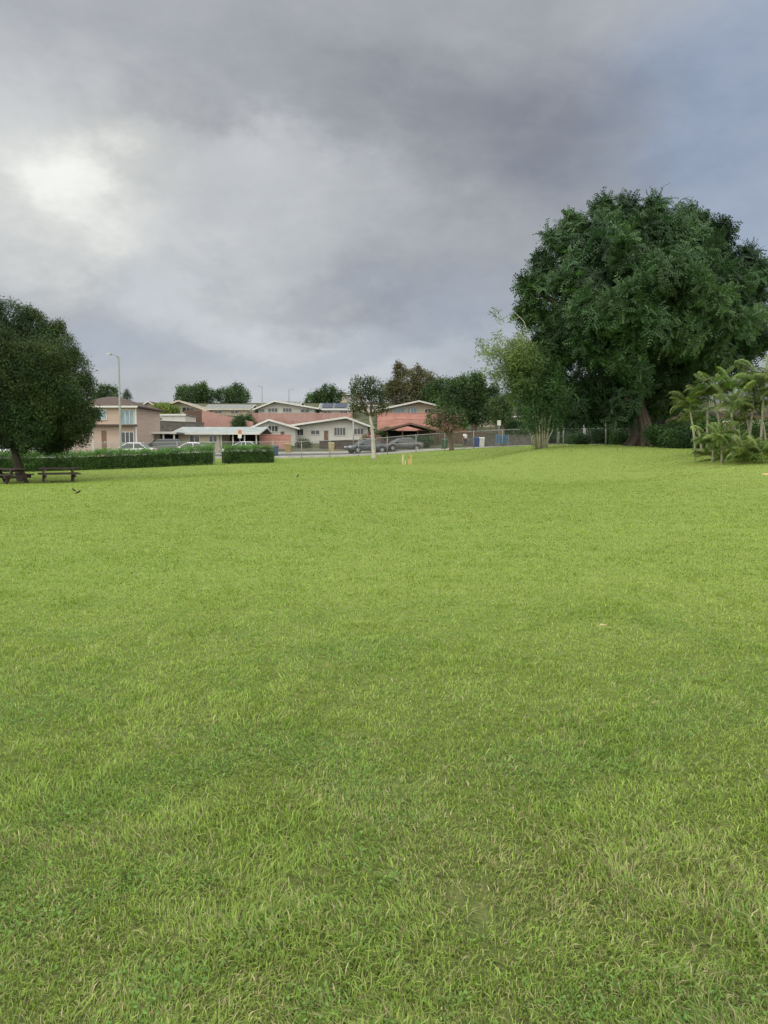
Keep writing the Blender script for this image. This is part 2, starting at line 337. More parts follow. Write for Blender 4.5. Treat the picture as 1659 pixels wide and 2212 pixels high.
def tree(name,label,trunk,blobs,temps,dens,size,cols,tr,barkm=bark,limbs=True,flare=1.5,cat='tree',group=None,inner=.25,updir=.5,cut=.72,squash=1.,limbr=.35,limbm=None,spike=.1,ribs=0,plumes=0,shrink=1.,plen=1.3,prad=(.22,.36)):
    """trunk: list (px,py,y) base->top ; blobs: (px,py,rpx,dy)"""
    T=[Vector(W(*p)) for p in trunk]; T[0].z=h1(T[0].x,T[0].y)-.05
    y0=trunk[0][2]; base=T[0].copy(); base.z+=.05
    root=empty(name,base,label=label,cat=cat,group=group)
    B=[]
    for b in blobs:
        x,y,z=W(b[0],b[1],y0+(b[3] if len(b)>3 else 0)); B.append((x,y,z,b[2]/F*y0*shrink))
    cen=np.mean(np.array(B)[:,:3],0)
    mb=MB(); n=len(T)
    pts=[T[0]-base,T[0]+(T[1]-T[0])*.12-base]+[t-base for t in T[1:]]
    rads=[tr*flare,tr*1.1]+[tr*(1-.4*i/(n-1)) for i in range(1,n)]
    mb.tube(pts,rads,barkm,10)
    for i in range(ribs):
        a=6.28*i/ribs+random.uniform(-.2,.2); ca,sa=math.cos(a),math.sin(a); H=(T[1].z-T[0].z)
        mb.tube([(ca*tr*1.9,sa*tr*1.9,-.1),(ca*tr*1.15,sa*tr*1.15,H*.3),(ca*tr*.8,sa*tr*.8,H*.8),(ca*tr*.5+(T[2]-base).x,sa*tr*.5,(T[2]-base).z)],[tr*.28,tr*.33,tr*.34,tr*.3],barkm,7)
    if limbs:
        lm=limbm or barkm
        for b in B:
            e=Vector(b[:3]); 
            k=random.uniform(.45,1); s=T[-2]+(T[-1]-T[-2])*k if n>1 else T[-1]
            md=(s+e)/2+Vector((random.uniform(-.1,.1),random.uniform(-.1,.1),.08))*(e-s).length
            r=tr*limbr
            mb.tube([s-base,md-base,e-base],[r,r*.7,r*.25],lm,6)
            for _ in range(3):
                d=Vector((random.gauss(0,1),random.gauss(0,1),random.gauss(.3,.7))).normalized()*b[3]*.85
                mb.tube([md+(e-md)*.5-base,e+d*.5-base,e+d-base],[r*.4,r*.25,r*.08],lm,5)
    if plumes:
        ex=[]
        for b in B:
            out=np.array(b[:3])-cen; out/=np.linalg.norm(out)+1e-6
            for _ in range(plumes):
                d=rng.normal(size=3)*.75+out*.9+np.array([0,-.15,.35]); d/=np.linalg.norm(d); q=b[3]*random.uniform(.75,1.15); rr=b[3]*random.uniform(*prad)
                for s_ in (0,.55,1.0):   # elongated upward leafy plume
                    pnt=np.array(b[:3])+d*q+ (d*.75+np.array([0,0,.35]))*rr*s_*plen
                    ex.append((pnt[0],pnt[1],pnt[2],rr*(1-.5*s_)))
        B=B+ex
    mb.obj('trunk',root,smooth=True)
    crown(root,base,B,temps,dens,size,cols,inner,updir,cut,squash=squash,spike=spike)
    return root,base
# big tree
cb=[(.020,.050,.018),(.031,.072,.025),(.046,.097,.034),(.066,.126,.042)]
bb=[(1300,515,42,0),(1312,470,24,1),(1352,475,28,2),(1405,472,32,0),(1460,508,40,1),(1502,498,22,2),(1545,530,34,2),(1590,575,40,1),(1630,605,24,0),(1245,540,36,0),(1205,528,20,-1),(1240,490,16,0),(1188,600,32,0),(1158,632,24,-2),(1150,672,24,-1),(1205,690,40,-1),(1615,650,34,1),(1600,715,42,0),(1632,738,22,0),(1535,765,48,0),(1440,795,56,-1),(1360,820,50,-1),(1285,820,50,-1),(1225,750,44,0),(1185,742,24,-1),
 (1245,875,34,-2),(1205,830,32,0),(1215,890,26,1),(1300,880,38,-1),(1350,872,32,-3),(1425,858,34,0),(1480,830,32,0),(1400,645,122,2),(1295,615,50,-5),(1350,560,46,-6),(1420,600,50,-7),(1485,565,42,-5),(1500,640,50,-6),(1330,680,48,-7),(1400,710,48,-7),(1470,720,48,-6),(1260,690,42,-5),(1550,620,42,-4),(1550,690,44,-5),(1420,570,66,5),(1495,690,76,5),(1300,690,70,5),(1585,778,28,0),(1240,620,34,-4),(1312,555,34,-5),(1445,525,34,-4),(1290,750,44,-5),(1360,770,40,-6),(1520,770,34,-4),(1385,525,34,-4),(1320,850,58,4),(1440,850,48,4)]
tree('big_tree','large dark green broad crowned tree on grassy mound',[(1388,968,55),(1384,930,55),(1378,880,55),(1385,800,55)],bb,TF,62,.74,cb,.72,bark,flare=1.4,inner=.12,updir=.30,limbr=.4,spike=.14,ribs=9,plumes=4,shrink=.84,cut=.84,plen=2.7,prad=(.18,.32))
# left tree
cl=[(.020,.045,.014),(.030,.060,.018),(.042,.076,.022),(.055,.082,.025)]
lb=[(20,700,45,0),(75,722,42,0),(122,752,40,0),(-40,730,70,0),(150,800,38,0),(168,855,32,0),(162,910,34,-1),(110,930,45,0),(60,800,62,-1.8),(20,870,60,-1.5),(115,850,52,-1.5),(40,940,36,0),(-20,800,80,0),(-60,900,60,0),(70,905,54,-1.5),(55,805,90,2),(130,948,26,0),(184,832,18,0),(100,780,46,-1.5),(0,760,50,-1.5),(186,900,20,0),(172,942,22,0),(95,952,24,-.5),(55,958,18,-.5),(5,945,24,-.5),(90,870,80,2),(140,900,50,1.5),(155,778,20,0),(50,685,18,0),(100,730,26,0)]
tree('shade_tree','dense rounded dark green tree above picnic tables',[(48,1040,42),(38,1000,42),(28,955,42),(30,880,42)],lb,TN,580,.27,cl,.24,barkd,flare=1.4,inner=.3,updir=.2,spike=.14,plumes=1,plen=1.0,shrink=1.0,cut=.8)
# centre slim tree
ck=[(.05,.075,.03),(.07,.095,.035),(.12,.095,.05)]
tree('small_tree','slim tree with pale trunk and airy crown',[(808,992,62),(806,950,62),(803,918,62),(799,898,62)],[(776,840,17,0),(812,836,16,0),(768,862,14,0),(812,862,14,0),(792,850,14,1),(829,856,9,0),(764,884,8,0),(828,884,9,0),(795,824,9,0),(770,824,8,0),(785,880,9,0),(806,890,8,0)],TL,170,.36,ck,.17,barkp,flare=1.4,inner=.3,limbm=bark,limbr=.34,spike=.2)
cg=[(.035,.07,.02),(.05,.095,.03),(.07,.12,.035)]
tree('small_tree','low round tree with blossoms beside the fence',[(976,975,68),(973,950,68),(969,932,68)],[(942,902,17,0),(966,894,17,0),(990,900,16,0),(960,918,12,0),(1002,916,9,0),(928,915,9,0),(986,922,9,0)],TL,170,.36,[(.05,.1,.03),(.075,.135,.04),(.3,.2,.17)],.2,bark,inner=.3,spike=.2)
tree('broad_tree','tall leafy green tree behind the houses',[(1025,935,112),(1023,900,112)],[(1020,848,28,0),(985,868,24,0),(1052,866,20,0),(1032,828,14,0),(1000,890,24,0),(1045,895,22,0),(1003,832,10,0),(1064,850,10,0),(1070,885,18,0),(965,880,18,0)],TL,80,.7,[(.030,.062,.02),(.045,.09,.026),(.065,.115,.032)],.4,spike=.25,plumes=2,plen=1.5)
tree('broad_tree','spreading olive brown tree behind the houses',[(905,890,165),(900,850,165)],[(880,828,28,0),(915,825,22,0),(850,840,16,0),(900,808,12,0),(870,850,26,0),(930,848,24,0),(845,855,14,0),(895,855,30,0)],TL,55,.8,[(.075,.075,.033),(.10,.095,.045),(.13,.115,.06)],.5,spike=.2,plumes=1)
tree('broad_tree','dark green round tree on the hillside',[(960,890,160),(960,860,160)],[(955,839,22,0),(988,840,22,0),(975,862,28,0),(1008,848,20,0),(938,852,20,0),(950,866,22,0),(1030,858,20,0),(1010,872,22,0)],TL,60,.8,cg,.5,plumes=1)
for b,(px,blobs,lab) in enumerate([(422,[(405,852,18,0),(430,848,17,0),(450,856,15,0),(390,860,12,0),(420,862,20,0)],'rounded green tree on the skyline'),
  (505,[(482,856,15,0),(505,852,15,0),(525,857,14,0),(505,864,18,0)],'low green tree on the skyline'),
  (700,[(690,860,15,0),(708,848,15,0),(724,858,13,0),(672,868,12,0),(700,868,18,0)],'rounded green tree behind pale roofs'),
  (228,[(222,846,10,0),(236,848,10,0),(245,856,11,0),(215,858,12,0)],'distant dark green tree on the hillside'),
  (1085,[(1075,880,16,0),(1095,870,18,0),(1085,895,18,0),(1075,905,12,0)],'leafy yellow green tree near the houses')]):
    yy=175 if px<1000 else 100
    tree('hillside_tree' if px<1000 else 'leafy_tree',lab,[(px,900 if px<1000 else 945,yy),(px,870 if px<1000 else 900,yy)],blobs,TL,60 if px<1000 else 160,.8 if px<1000 else .5,cg if px<1000 else [(.06,.10,.03),(.08,.13,.04)],.35,group='trees on the hillside' if px<1000 else None,plumes=1)
# conifer
def conifer(px,pyb,pyt,y):
    b=Vector(W(px,pyb,y)); t=Vector(W(px,pyt,y)); b.z=h1(b.x,b.y)
    H=t.z-b.z; root=empty('conifer_tree',b,label='narrow dark conifer on the skyline',cat='tree')
    MB().tube([(0,0,0),(0,0,H*.95)],[.2,.04],barkd,6).obj('trunk',root)
    bl=[(b.x,b.y,b.z+H*k,.2+1.1*(1-k)) for k in np.linspace(.35,.97,9)]
    crown(root,b,bl,TN,50,.5,[(.02,.04,.02),(.03,.055,.025)])
conifer(276,905,843,170)
# shrubs
def shrub(label,px,py,y,r,cols,size=.35,dens=170,w=1.,name='shrub',temps=None,cat='shrub',group=None,hh=.8):
    x,_,_z=W(px,py,y); z=h1(x,y); root=empty(name,(x,y,z),label=label,cat=cat,group=group)
    mb=MB()
    for i in range(7):
        a=random.random()*6.28; mb.tube([(0,0,-.03),(math.cos(a)*r*.3,math.sin(a)*r*.3,r*.5),(math.cos(a)*r*.7*w,math.sin(a)*r*.7,r*1.1*hh)],[.04,.03,.01],bark,5)
    mb.obj('stem',root)
    bl=[(x+random.uniform(-.5,.5)*r*w*1.3,y+random.uniform(-.4,.4)*r,z+r*hh*random.uniform(.45,1.0),r*.55) for _ in range(8)]
    crown(root,(x,y,z),bl,temps or TL,dens,size,cols,inner=.25)
    return root
dk=[(.022,.055,.018),(.035,.08,.025),(.055,.11,.03)]
for px,py,y,r,w in [(1432,972,50,1.0,1.3),(1475,975,48,1.0,1.2),(1310,965,66,1.0,1.5),(1345,966,64,.8,1.3),(1505,975,52,1.3,1.0),(1250,965,68,.7,1.6)]:
    shrub('dark green leafy shrub at the base of tree',px,py,y,r,dk,.28,300,w,group='shrubs below the big tree')
for px,py,y,r,w in [(1500,960,50,1.5,1.2),(1545,965,48,1.5,1.2),(1620,975,42,1.3,1.3)]:
    shrub('leafy green shrub behind the palms',px,py,y,r,[(.03,.07,.02),(.05,.10,.03),(.08,.14,.035)],.32,240,w,group='shrubs behind the palms')
for px,py,y,r,w in [(1572,985,36.5,.6,1.5),(1630,992,34.5,.6,1.6)]:
    shrub('bright yellow green low shrub below palms',px,py,y,r,[(.16,.24,.05),(.24,.31,.07),(.11,.18,.04)],.2,420,w,group='low shrubs below the palms')
shrub('pink flowering bush beside the parked cars',805,950,90,1.3,[(.08,.12,.04),(.5,.16,.26),(.10,.14,.05),(.6,.22,.34)],.28,260)
shrub('green bush with pale flowers above fence',472,900,114,1.3,[(.06,.12,.03),(.09,.16,.04),(.6,.6,.5)],.4,160)
shrub('dark green bushy tree against pink fence',525,918,108,1.6,cg,.45,130,hh=1.1)
for px,py,y,r in [(350,893,122,1.6),(318,895,121,1.3),(375,895,123,1.2)]:
    shrub('yellow green shrub on upper terrace',px,py,y,r,[(.12,.17,.04),(.2,.24,.05)],.45,110,1.5,group='shrubs on upper terrace')
for px,py,y,r in [(600,898,116,.9),(770,900,110,1.3),(700,902,116,.8),(890,935,96.5,.9),(835,905,106,1.0)]:
    shrub('green garden shrub between the houses',px,py,y,r,[(.05,.09,.025),(.08,.13,.035)],.38,150,1.5,group='shrubs between the houses')
shrub('rusty red leafed shrub near the white house',655,955,94,.8,[(.12,.05,.03),(.06,.08,.03)],.3,260)
shrub('tall green shrub by house wall',915,950,92,1.0,cg,.3,220)
# hedges
def hedge(x0,y0,x1,y1,hgt,dep,label):
    L_=math.hypot(x1-x0,y1-y0); n=int(L_*230); t=rng.random(n)
    ux,uy=(x1-x0)/L_,(y1-y0)/L_; nx,ny=-uy,ux
    face=rng.random(n); a=np.where(face<.45,-1,np.where(face<.6,1,rng.random(n)*2-1)); top=face>.6
    zz=np.where(top,1.,rng.random(n)); bulge=1+.45*(fbm(t*L_,zz*3,.9)-.5)+.10*rng.normal(size=n)
    X=x0+(x1-x0)*t+nx*a*dep/2*bulge; Y=y0+(y1-y0)*t+ny*a*dep/2*bulge; Z=hz(X,Y)+.05+(hgt-.08)*zz*(1+.30*(fbm(t*L_,t*0,.8)-.5)+.07*rng.normal(size=n)*top)
    bx,by=(x0+x1)/2,(y0+y1)/2; base=(bx,by,h1(bx,by)); root=empty('hedge',base,label=label,cat='hedge',group='clipped hedges along the lawn')
    Pp=np.c_[X,Y,Z]-np.array(base); nr=np.c_[nx*a,ny*a,top*1.+.3]+rng.normal(size=(n,3))*.3
    pt=fbm(t*L_,zz*2+5,1.4)
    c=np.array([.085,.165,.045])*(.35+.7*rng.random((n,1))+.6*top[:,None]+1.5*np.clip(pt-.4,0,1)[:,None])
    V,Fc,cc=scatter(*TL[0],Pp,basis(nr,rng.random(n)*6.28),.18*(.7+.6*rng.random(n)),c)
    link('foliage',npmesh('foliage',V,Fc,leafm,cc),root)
    mb=MB(); k=int(L_/.7)
    for i in range(k):
        q=(i+.5)/k; x=x0+(x1-x0)*q; y=y0+(y1-y0)*q; z=h1(x,y)
        mb.tube([(x-bx,y-by,z-base[2]-.05),(x-bx+random.uniform(-.2,.2),y-by,z-base[2]+hgt*.8)],[.035,.015],barkd,5)
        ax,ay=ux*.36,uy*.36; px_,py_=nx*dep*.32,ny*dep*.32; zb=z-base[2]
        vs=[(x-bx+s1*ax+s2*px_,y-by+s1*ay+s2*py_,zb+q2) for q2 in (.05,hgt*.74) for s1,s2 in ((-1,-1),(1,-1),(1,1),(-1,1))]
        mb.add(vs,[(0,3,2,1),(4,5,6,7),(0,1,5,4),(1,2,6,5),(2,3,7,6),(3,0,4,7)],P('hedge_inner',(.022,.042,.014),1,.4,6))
    mb.obj('branches',root)
a=W(-90,1000,51);b_=W(460,1000,55); hedge(a[0],51,b_[0],55,1.12,1.3,'long clipped dark green hedge along the lawn')
a=W(482,1000,56);b_=W(586,1000,57); hedge(a[0],56,b_[0],57.5,1.12,1.3,'short clipped green hedge section by the fence')
# bamboo
def bamboo():
    x,y,_=W(1168,972,50); z=h1(x,y); root=empty('bamboo_clump',(x,y,z),label='bamboo clump with pale canes and feathery leaves',cat='bamboo')
    cane=P('bamboo_cane',(.36,.34,.26),.6,.25,6,.2,stretch=(1,1,3)); pts=[]
    tips=[(1042,745),(1065,735),(1090,755),(1120,780),(1140,820),(1160,800),(1180,830),(1200,800),(1060,795),(1100,740),(1130,750),(1210,840),(1110,720),(1230,860),(1078,660),(1150,760),(1180,760),(1095,800),(1125,850),(1225,820),(1100,665)]
    for i in range(34):
        tp=tips[i%len(tips)]; tx,ty,tz=W(tp[0]+random.uniform(-14,14),tp[1]+random.uniform(-12,25),50+random.uniform(-2,2))
        a=random.random()*6.28; r=random.uniform(.1,.45); b0=Vector((math.cos(a)*r*1.0,math.sin(a)*r,-.03))
        e=Vector((tx-x,ty-y,tz-z)); m1=Vector((b0.x*2.2+e.x*.14,b0.y*1.8,e.z*.45)); m2=Vector((e.x*.55,e.y*.5,e.z*.88))
        cs=[b0,b0.lerp(m1,.5)+Vector((0,0,.1)),m1,m1.lerp(m2,.55)+Vector((-.05,0,.15)),m2,e]
        rr=random.uniform(.03,.045)
        MB().tube(cs,[rr,rr,rr*.9,rr*.7,rr*.45,rr*.12],cane,7).obj('cane',root,smooth=True)
        dens=36 if tp[1]>700 else 5
        for _ in range(dens*2):
            t=random.uniform(.33,1)**.8; t=t*5; j=min(4,int(t)); p=cs[j].lerp(cs[j+1],t-j)
            s=.36*(1.25-abs(t/5-.7)); pts.append(p+Vector((random.gauss(0,s),random.gauss(0,s),random.gauss(-.1,s*.8))))
    Pp=np.array([tuple(p) for p in pts]); n=len(Pp)
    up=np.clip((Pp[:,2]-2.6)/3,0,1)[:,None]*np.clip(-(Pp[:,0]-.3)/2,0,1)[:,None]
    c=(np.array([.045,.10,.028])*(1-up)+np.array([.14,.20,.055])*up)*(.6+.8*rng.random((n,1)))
    R=basis(np.c_[rng.normal(size=(n,2))*.3,np.ones(n)],rng.random(n)*6.28)
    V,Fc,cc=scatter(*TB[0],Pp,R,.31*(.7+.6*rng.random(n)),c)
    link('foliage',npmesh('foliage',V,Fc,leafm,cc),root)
bamboo()
# palms
def t_palmfrond(L_=1.,n=30,up=.8,droop=1.2):
    V=[];Fq=[]
    for j in range(n):
        t=(j+2)/(n+1); x=L_*(.95*t-.12*t*t); z=L_*(up*t-droop*t*t*.85); l=.36*L_*math.sin(math.pi*min(1,.18+.80*t))**.6*random.uniform(.85,1.1); w=.012*L_
        for sd in (-1,1):
            ex,ey,ez=.55,sd*.75,.12+random.uniform(-.1,.1); b0=len(V)
            V+=[(x-w,0,z),(x+w,0,z),(x+ex*l*.6+w,ey*l*.6,z+ez*l*.6),(x+ex*l*.6-w,ey*l*.6,z+ez*l*.6-.005)]; Fq.append((b0,b0+1,b0+2,b0+3))
            V+=[(x+ex*l*.6-w,ey*l*.6,z+ez*l*.6-.005),(x+ex*l*.6+w,ey*l*.6,z+ez*l*.6),(x+ex*l+.003,ey*l*.95,z-l*.28),(x+ex*l,ey*l*.95,z-l*.28)]; b0+=4; Fq.append((b0,b0+1,b0+2,b0+3))
    for j in range(8):
        t0,t1=j/8,(j+1)/8; f=lambda t:(L_*(.95*t-.12*t*t),L_*(up*t-droop*t*t*.85)); a=f(t0);b=f(t1); w=.012*L_; b0=len(V)
        V+=[(a[0],-w,a[1]+.002),(a[0],w,a[1]+.002),(b[0],w,b[1]+.002),(b[0],-w,b[1]+.002)];Fq.append((b0,b0+1,b0+2,b0+3))
    return np.array(V),np.array(Fq)
PT=[t_palmfrond(1,30,1.0,.95),t_palmfrond(1,30,.6,.9),t_palmfrond(1,30,1.6,1.05)]
palmbark=P('palm_trunk',(.28,.27,.20),.8,.3,3,.4,stretch=(.5,.5,6))
def palm(pb,pt,pyt,y,L_,nf,label,name='palm_tree',lean=0,group='palms in the planting bed'):
    x,_,_z=W(pb,990,y); z=h1(x,y); tx,ty,tz=W(pt,pyt,y); root=empty(name,(x,y,z),label=label,cat='palm',group=group)
    e=Vector((tx-x,lean,max(.15,tz-z)))
    if e.z>.5: 
        MB().tube([(0,0,-.05),(e.x*.15,e.y*.15,e.z*.3),(e.x*.5,e.y*.5,e.z*.65),tuple(e)],[.08,.055,.05,.04],palmbark,9).obj('trunk',root,smooth=True)
        MB().tube([tuple(e-Vector((0,0,.03))),tuple(e+Vector((e.x*.05,0,.45)))],[.06,.03],P('palm_shaft',(.17,.24,.07),.5,.2,4),8).obj('crown_shaft',root,smooth=True); e=e+Vector((0,0,.3))
    Vs=[];Fs=[];Cs=[];off=0
    for i in range(nf):
        tv,tf=PT[i%3]; yaw=2.4*i+random.uniform(-.3,.3); tilt=random.uniform(-.35,.35); R=np.array(Matrix.Rotation(yaw,3,'Z')@Matrix.Rotation(tilt,3,'Y')@Matrix.Rotation(random.uniform(-.3,.3),3,'X'))
        V=(tv@R.T)*L_*random.uniform(.7,1.1)+np.array(e); c=np.array([.205,.27,.07])*random.uniform(.35,1.15)*np.array([random.uniform(.8,1.1),1,1])
        Vs.append(V);Fs.append(tf+off);Cs.append(np.tile(c,(len(V),1)));off+=len(V)
    link('crown',npmesh('crown',np.concatenate(Vs),np.concatenate(Fs),leafm,np.concatenate(Cs)),root)
tl='slender palm with arching yellow green fronds'
for a in [(1502,1496,888,40,1.3,20,tl,'palm_tree',.3),(1526,1522,868,40,1.4,20,tl,'palm_tree',-.4),(1560,1552,860,39,1.4,20,tl,'palm_tree',.5),(1588,1592,850,38,1.5,20,tl,'palm_tree',.5),(1616,1622,862,37,1.4,20,tl,'palm_tree',-.3),(1642,1655,838,36,1.5,20,tl,'palm_tree',.2),(1580,1570,890,36,1.2,18,tl,'palm_tree',-.5),(1672,1690,860,35,1.5,20,tl,'palm_tree',0),(1625,1612,895,37,1.2,18,tl,'palm_tree',.1),(1515,1508,918,41,1.0,16,tl,'palm_tree',.1),(1655,1645,890,37,1.2,18,tl,'palm_tree',.1),(1600,1598,925,37.5,1.0,16,tl,'palm_tree',.1)]: palm(*a)
for a in [(1540,1540,970,36,1.1,24),(1560,1560,960,35,.95,20),(1612,1612,980,33.5,1.0,24),(1645,1645,980,33,.95,20),(1525,1525,983,37,.8,18),(1585,1585,975,34.5,.9,20)]:
    palm(*a,'low bushy young palm in planting bed','young_palm')
# ------------------------------------------------------------ houses
white=P('white_paint',(.58,.57,.53),.7,.08,1.2,.05); cream=P('cream_paint',(.54,.47,.37),.75,.1,1,.05); beige=P('beige_siding',(.50,.38,.32),.75,.1,1,.1,stretch=(.3,.3,6)); tan=P('tan_wall',(.50,.44,.35),.8,.1,1,.05)
pink=P('pink_wall',(.52,.26,.22),.85,.2,.7,.1,stretch=(1,1,3)); pinkf=P('pink_slats',(.38,.22,.195),.85,.25,3,.1,stretch=(3,3,.4)); brownf=P('brown_slats',(.11,.07,.05),.9,.25,3,.1,stretch=(3,3,.4))
roofb=P('brown_shingle',(.09,.065,.055),.9,.25,3,.3); roofw=P('pale_roof',(.30,.33,.32),.6,.2,1.5,.1); roofg=P('grey_roof',(.20,.21,.205),.8,.2,2,.2); roofc=P('cream_roof',(.28,.26,.225),.8,.2,2,.2)
glass=P('window_glass',(.035,.045,.055),.12,.3,1.5,spec=.6); glassb=P('curtained_window_glass',(.20,.28,.33),.2,.3,1.5,spec=.6); solar=P('solar_panel_cells',(.02,.03,.06),.2,.3,4,spec=.6); darkw=P('dark_interior',(.025,.022,.02),.9,.2,2); trimw=P('trim_white',(.62,.61,.58),.6,.08,2); door_m=P('door_paint',(.20,.12,.08),.6,.15,2)
def window(parent,x0,x1,z0,z1,y=-.0,gl=None,fr=None,mull=1):
    w=MB().box(x0,x1,y-.045,y+.02,z0,z1,gl or glass).obj('window',parent)
    f=MB(); t=.07; fr=fr or trimw
    f.box(x0-t,x1+t,y-.09,y+.01,z1,z1+t,fr);f.box(x0-t,x1+t,y-.11,y+.01,z0-t,z0,fr);f.box(x0-t,x0,y-.085,y+.01,z0,z1,fr);f.box(x1,x1+t,y-.085,y+.01,z0,z1,fr)
    for i in range(mull):
        c=x0+(x1-x0)*(i+1)/(mull+1); f.box(c-.03,c+.03,y-.08,y-.05,z0,z1,fr)
    f.obj('frame',w); return w
def house(label,px0,px1,y,py_base,py_eave,py_peak,dep,ridge,wallm,roofm,wins=(),doors=(),peak=.5,oh=.6,fascia=None,yaw=0,name='house',zb=None,thick=.12,carport=None,panels=()):
    x0,x1=W(px0,py_eave,y)[0],W(px1,py_eave,y)[0]; xc=(x0+x1)/2; w=(x1-x0)/2-oh
    zb=min(h1(x0,y),h1(x1,y),W(xc,py_base,y)[2] if py_base else 99) if zb is None else zb
    H=W(0,py_eave,y)[2]-zb; Hp=W(0,py_peak,y)[2]-zb
    root=empty(name,(xc,y,zb),yaw,label=label,cat='house')
    fm=fascia or trimw; lx=lambda px:W(px,920,y)[0]-xc; lz=lambda py:W(0,py,y)[2]-zb
    pkx=-w+2*w*peak; B=-1.2
    mb=MB()
    c0,c1=(None,None) if not carport else (lx(carport[0]),lx(carport[1]))
    def wallprism(a,b):
        if ridge=='y':
            top=lambda x: H+(Hp-H)*(x+w)/(pkx+w) if x<pkx else H+(Hp-H)*(w-x)/(w-pkx)
            poly=[(a,B),(b,B),(b,top(b)-.06)]+([(pkx,Hp-.06)] if a<pkx<b else [])+[(a,top(a)-.06)]
            mb.prism(poly,0,dep,'y',wallm)
        elif ridge=='x': mb.prism([(0,B),(dep,B),(dep,H-.06),(dep/2,Hp-.06),(0,H-.06)],a,b,'x',wallm)
        else: mb.box(a,b,0,dep,B,H-.02,wallm)
    if carport:
        if c0>-w+.3: wallprism(-w,c0)
        if c1<w-.3: wallprism(c1,w)
        mb.box(max(c0,-w)+.01,min(c1,w)-.01,dep*.6,dep,B,H-.03,darkw)
        for i in range(4):
            xx=c0+.15+(c1-c0-.3)*i/3
            MB().box(xx-.07,xx+.07,.05,.19,B,H-.03,fm).obj('post',root)
    else: wallprism(-w,w)
    mb.obj('wall',root)
    r=MB(); f=MB(); T=thick
    if ridge=='y':
        sl=(Hp-H)/(pkx+w); sr=(Hp-H)/(w-pkx)
        el=(-w-oh,H-sl*oh); er=(w+oh,H-sr*oh)
        r.prism([el,(pkx,Hp),er,(er[0],er[1]+T),(pkx,Hp+T),(el[0],el[1]+T)],-oh*1.3,dep+oh,'y',roofm)
        f.prism([(el[0]-.02,el[1]-.08),(pkx,Hp-.08),(er[0]+.02,er[1]-.08),(er[0]+.02,er[1]+T+.03),(pkx,Hp+T+.03),(el[0]-.02,el[1]+T+.03)],-oh*1.3-.06,-oh*1.3-.002,'y',fm)
    elif ridge=='x':
        s=(Hp-H)/(dep/2); e0=(-oh,H-s*oh); e1=(dep+oh,H-s*oh)
        r.prism([e0,(dep/2,Hp),e1,(e1[0],e1[1]+T),(dep/2,Hp+T),(e0[0],e0[1]+T)],-w-oh,w+oh,'x',roofm)
        f.box(-w-oh-.02,w+oh+.02,e0[0]-.05,e0[0]-.002,e0[1]-.05,e0[1]+T+.02,fm)
        for sx in (-1,1):
            q=sorted((sx*(w+oh+.003),sx*(w+oh+.06)))
            f.prism([(e0[0],e0[1]-.06),(dep/2,Hp-.06),(e1[0],e1[1]-.06),(e1[0],e1[1]+T+.02),(dep/2,Hp+T+.02),(e0[0],e0[1]+T+.02)],q[0],q[1],'x',fm)
    elif ridge=='hip':
        a=w+oh; d0,d1=-oh,dep+oh; k=min(a*.9,dep/2+oh); 
        vs=[(-a,d0,H),(a,d0,H),(a,d1,H),(-a,d1,H),(-a,d0,H+T),(a,d0,H+T),(a,d1,H+T),(-a,d1,H+T),(-a+k,dep/2,Hp+T),(a-k,dep/2,Hp+T)]
        r.add(vs,[(0,3,2,1),(0,1,5,4),(1,2,6,5),(2,3,7,6),(3,0,4,7),(4,5,9,8),(5,6,9),(6,7,8,9),(7,4,8)],roofm)
        f.box(-a-.03,a+.03,d0-.05,d0-.002,H-.04,H+T+.01,fm)
    else:
        r.box(-w-oh,w+oh,-oh,dep+oh,H,H+T,roofm); f.box(-w-oh-.03,w+oh+.03,-oh-.05,-oh-.002,H-.06,H+T+.05,fm)
    ro=r.obj('roof',root); f.obj('fascia',ro)
    for wn in wins: window(root,lx(wn[0]),lx(wn[2]),lz(wn[3]),lz(wn[1]),0,wn[4] if len(wn)>4 else None,mull=wn[5] if len(wn)>5 else 1)
    for dn in doors:
        a,b2=lx(dn[0]),lx(dn[2]); z1=lz(dn[1]); z0=max(0,z1-2.1)
        d=MB().box(a,b2,-.05,.02,z0,z1,dn[3] if len(dn)>3 else door_m).obj('door',root); MB().box(b2-.14,b2-.08,-.10,-.052,z0+.95,z0+1.05,trimw).obj('handle',d)
    for pn in panels:
        a,b2=lx(pn[0]),lx(pn[1]); s=(Hp-H)/(dep/2) if ridge=='x' else .1
        z=lambda yy: H+s*yy+T+.12 if ridge=='x' else Hp+T+.1
        y0,y1=.5,dep/2-.4
        MB().add([(a,y0,z(y0)),(b2,y0,z(y0)),(b2,y1,z(y1)),(a,y1,z(y1)),(a,y0,z(y0)-.05),(b2,y0,z(y0)-.05),(b2,y1,z(y1)-.05),(a,y1,z(y1)-.05)],[(0,1,2,3),(4,7,6,5),(0,4,5,1),(1,5,6,2),(2,6,7,3),(3,7,4,0)],solar).obj('solar_panel',root)
    return root,lx,lz
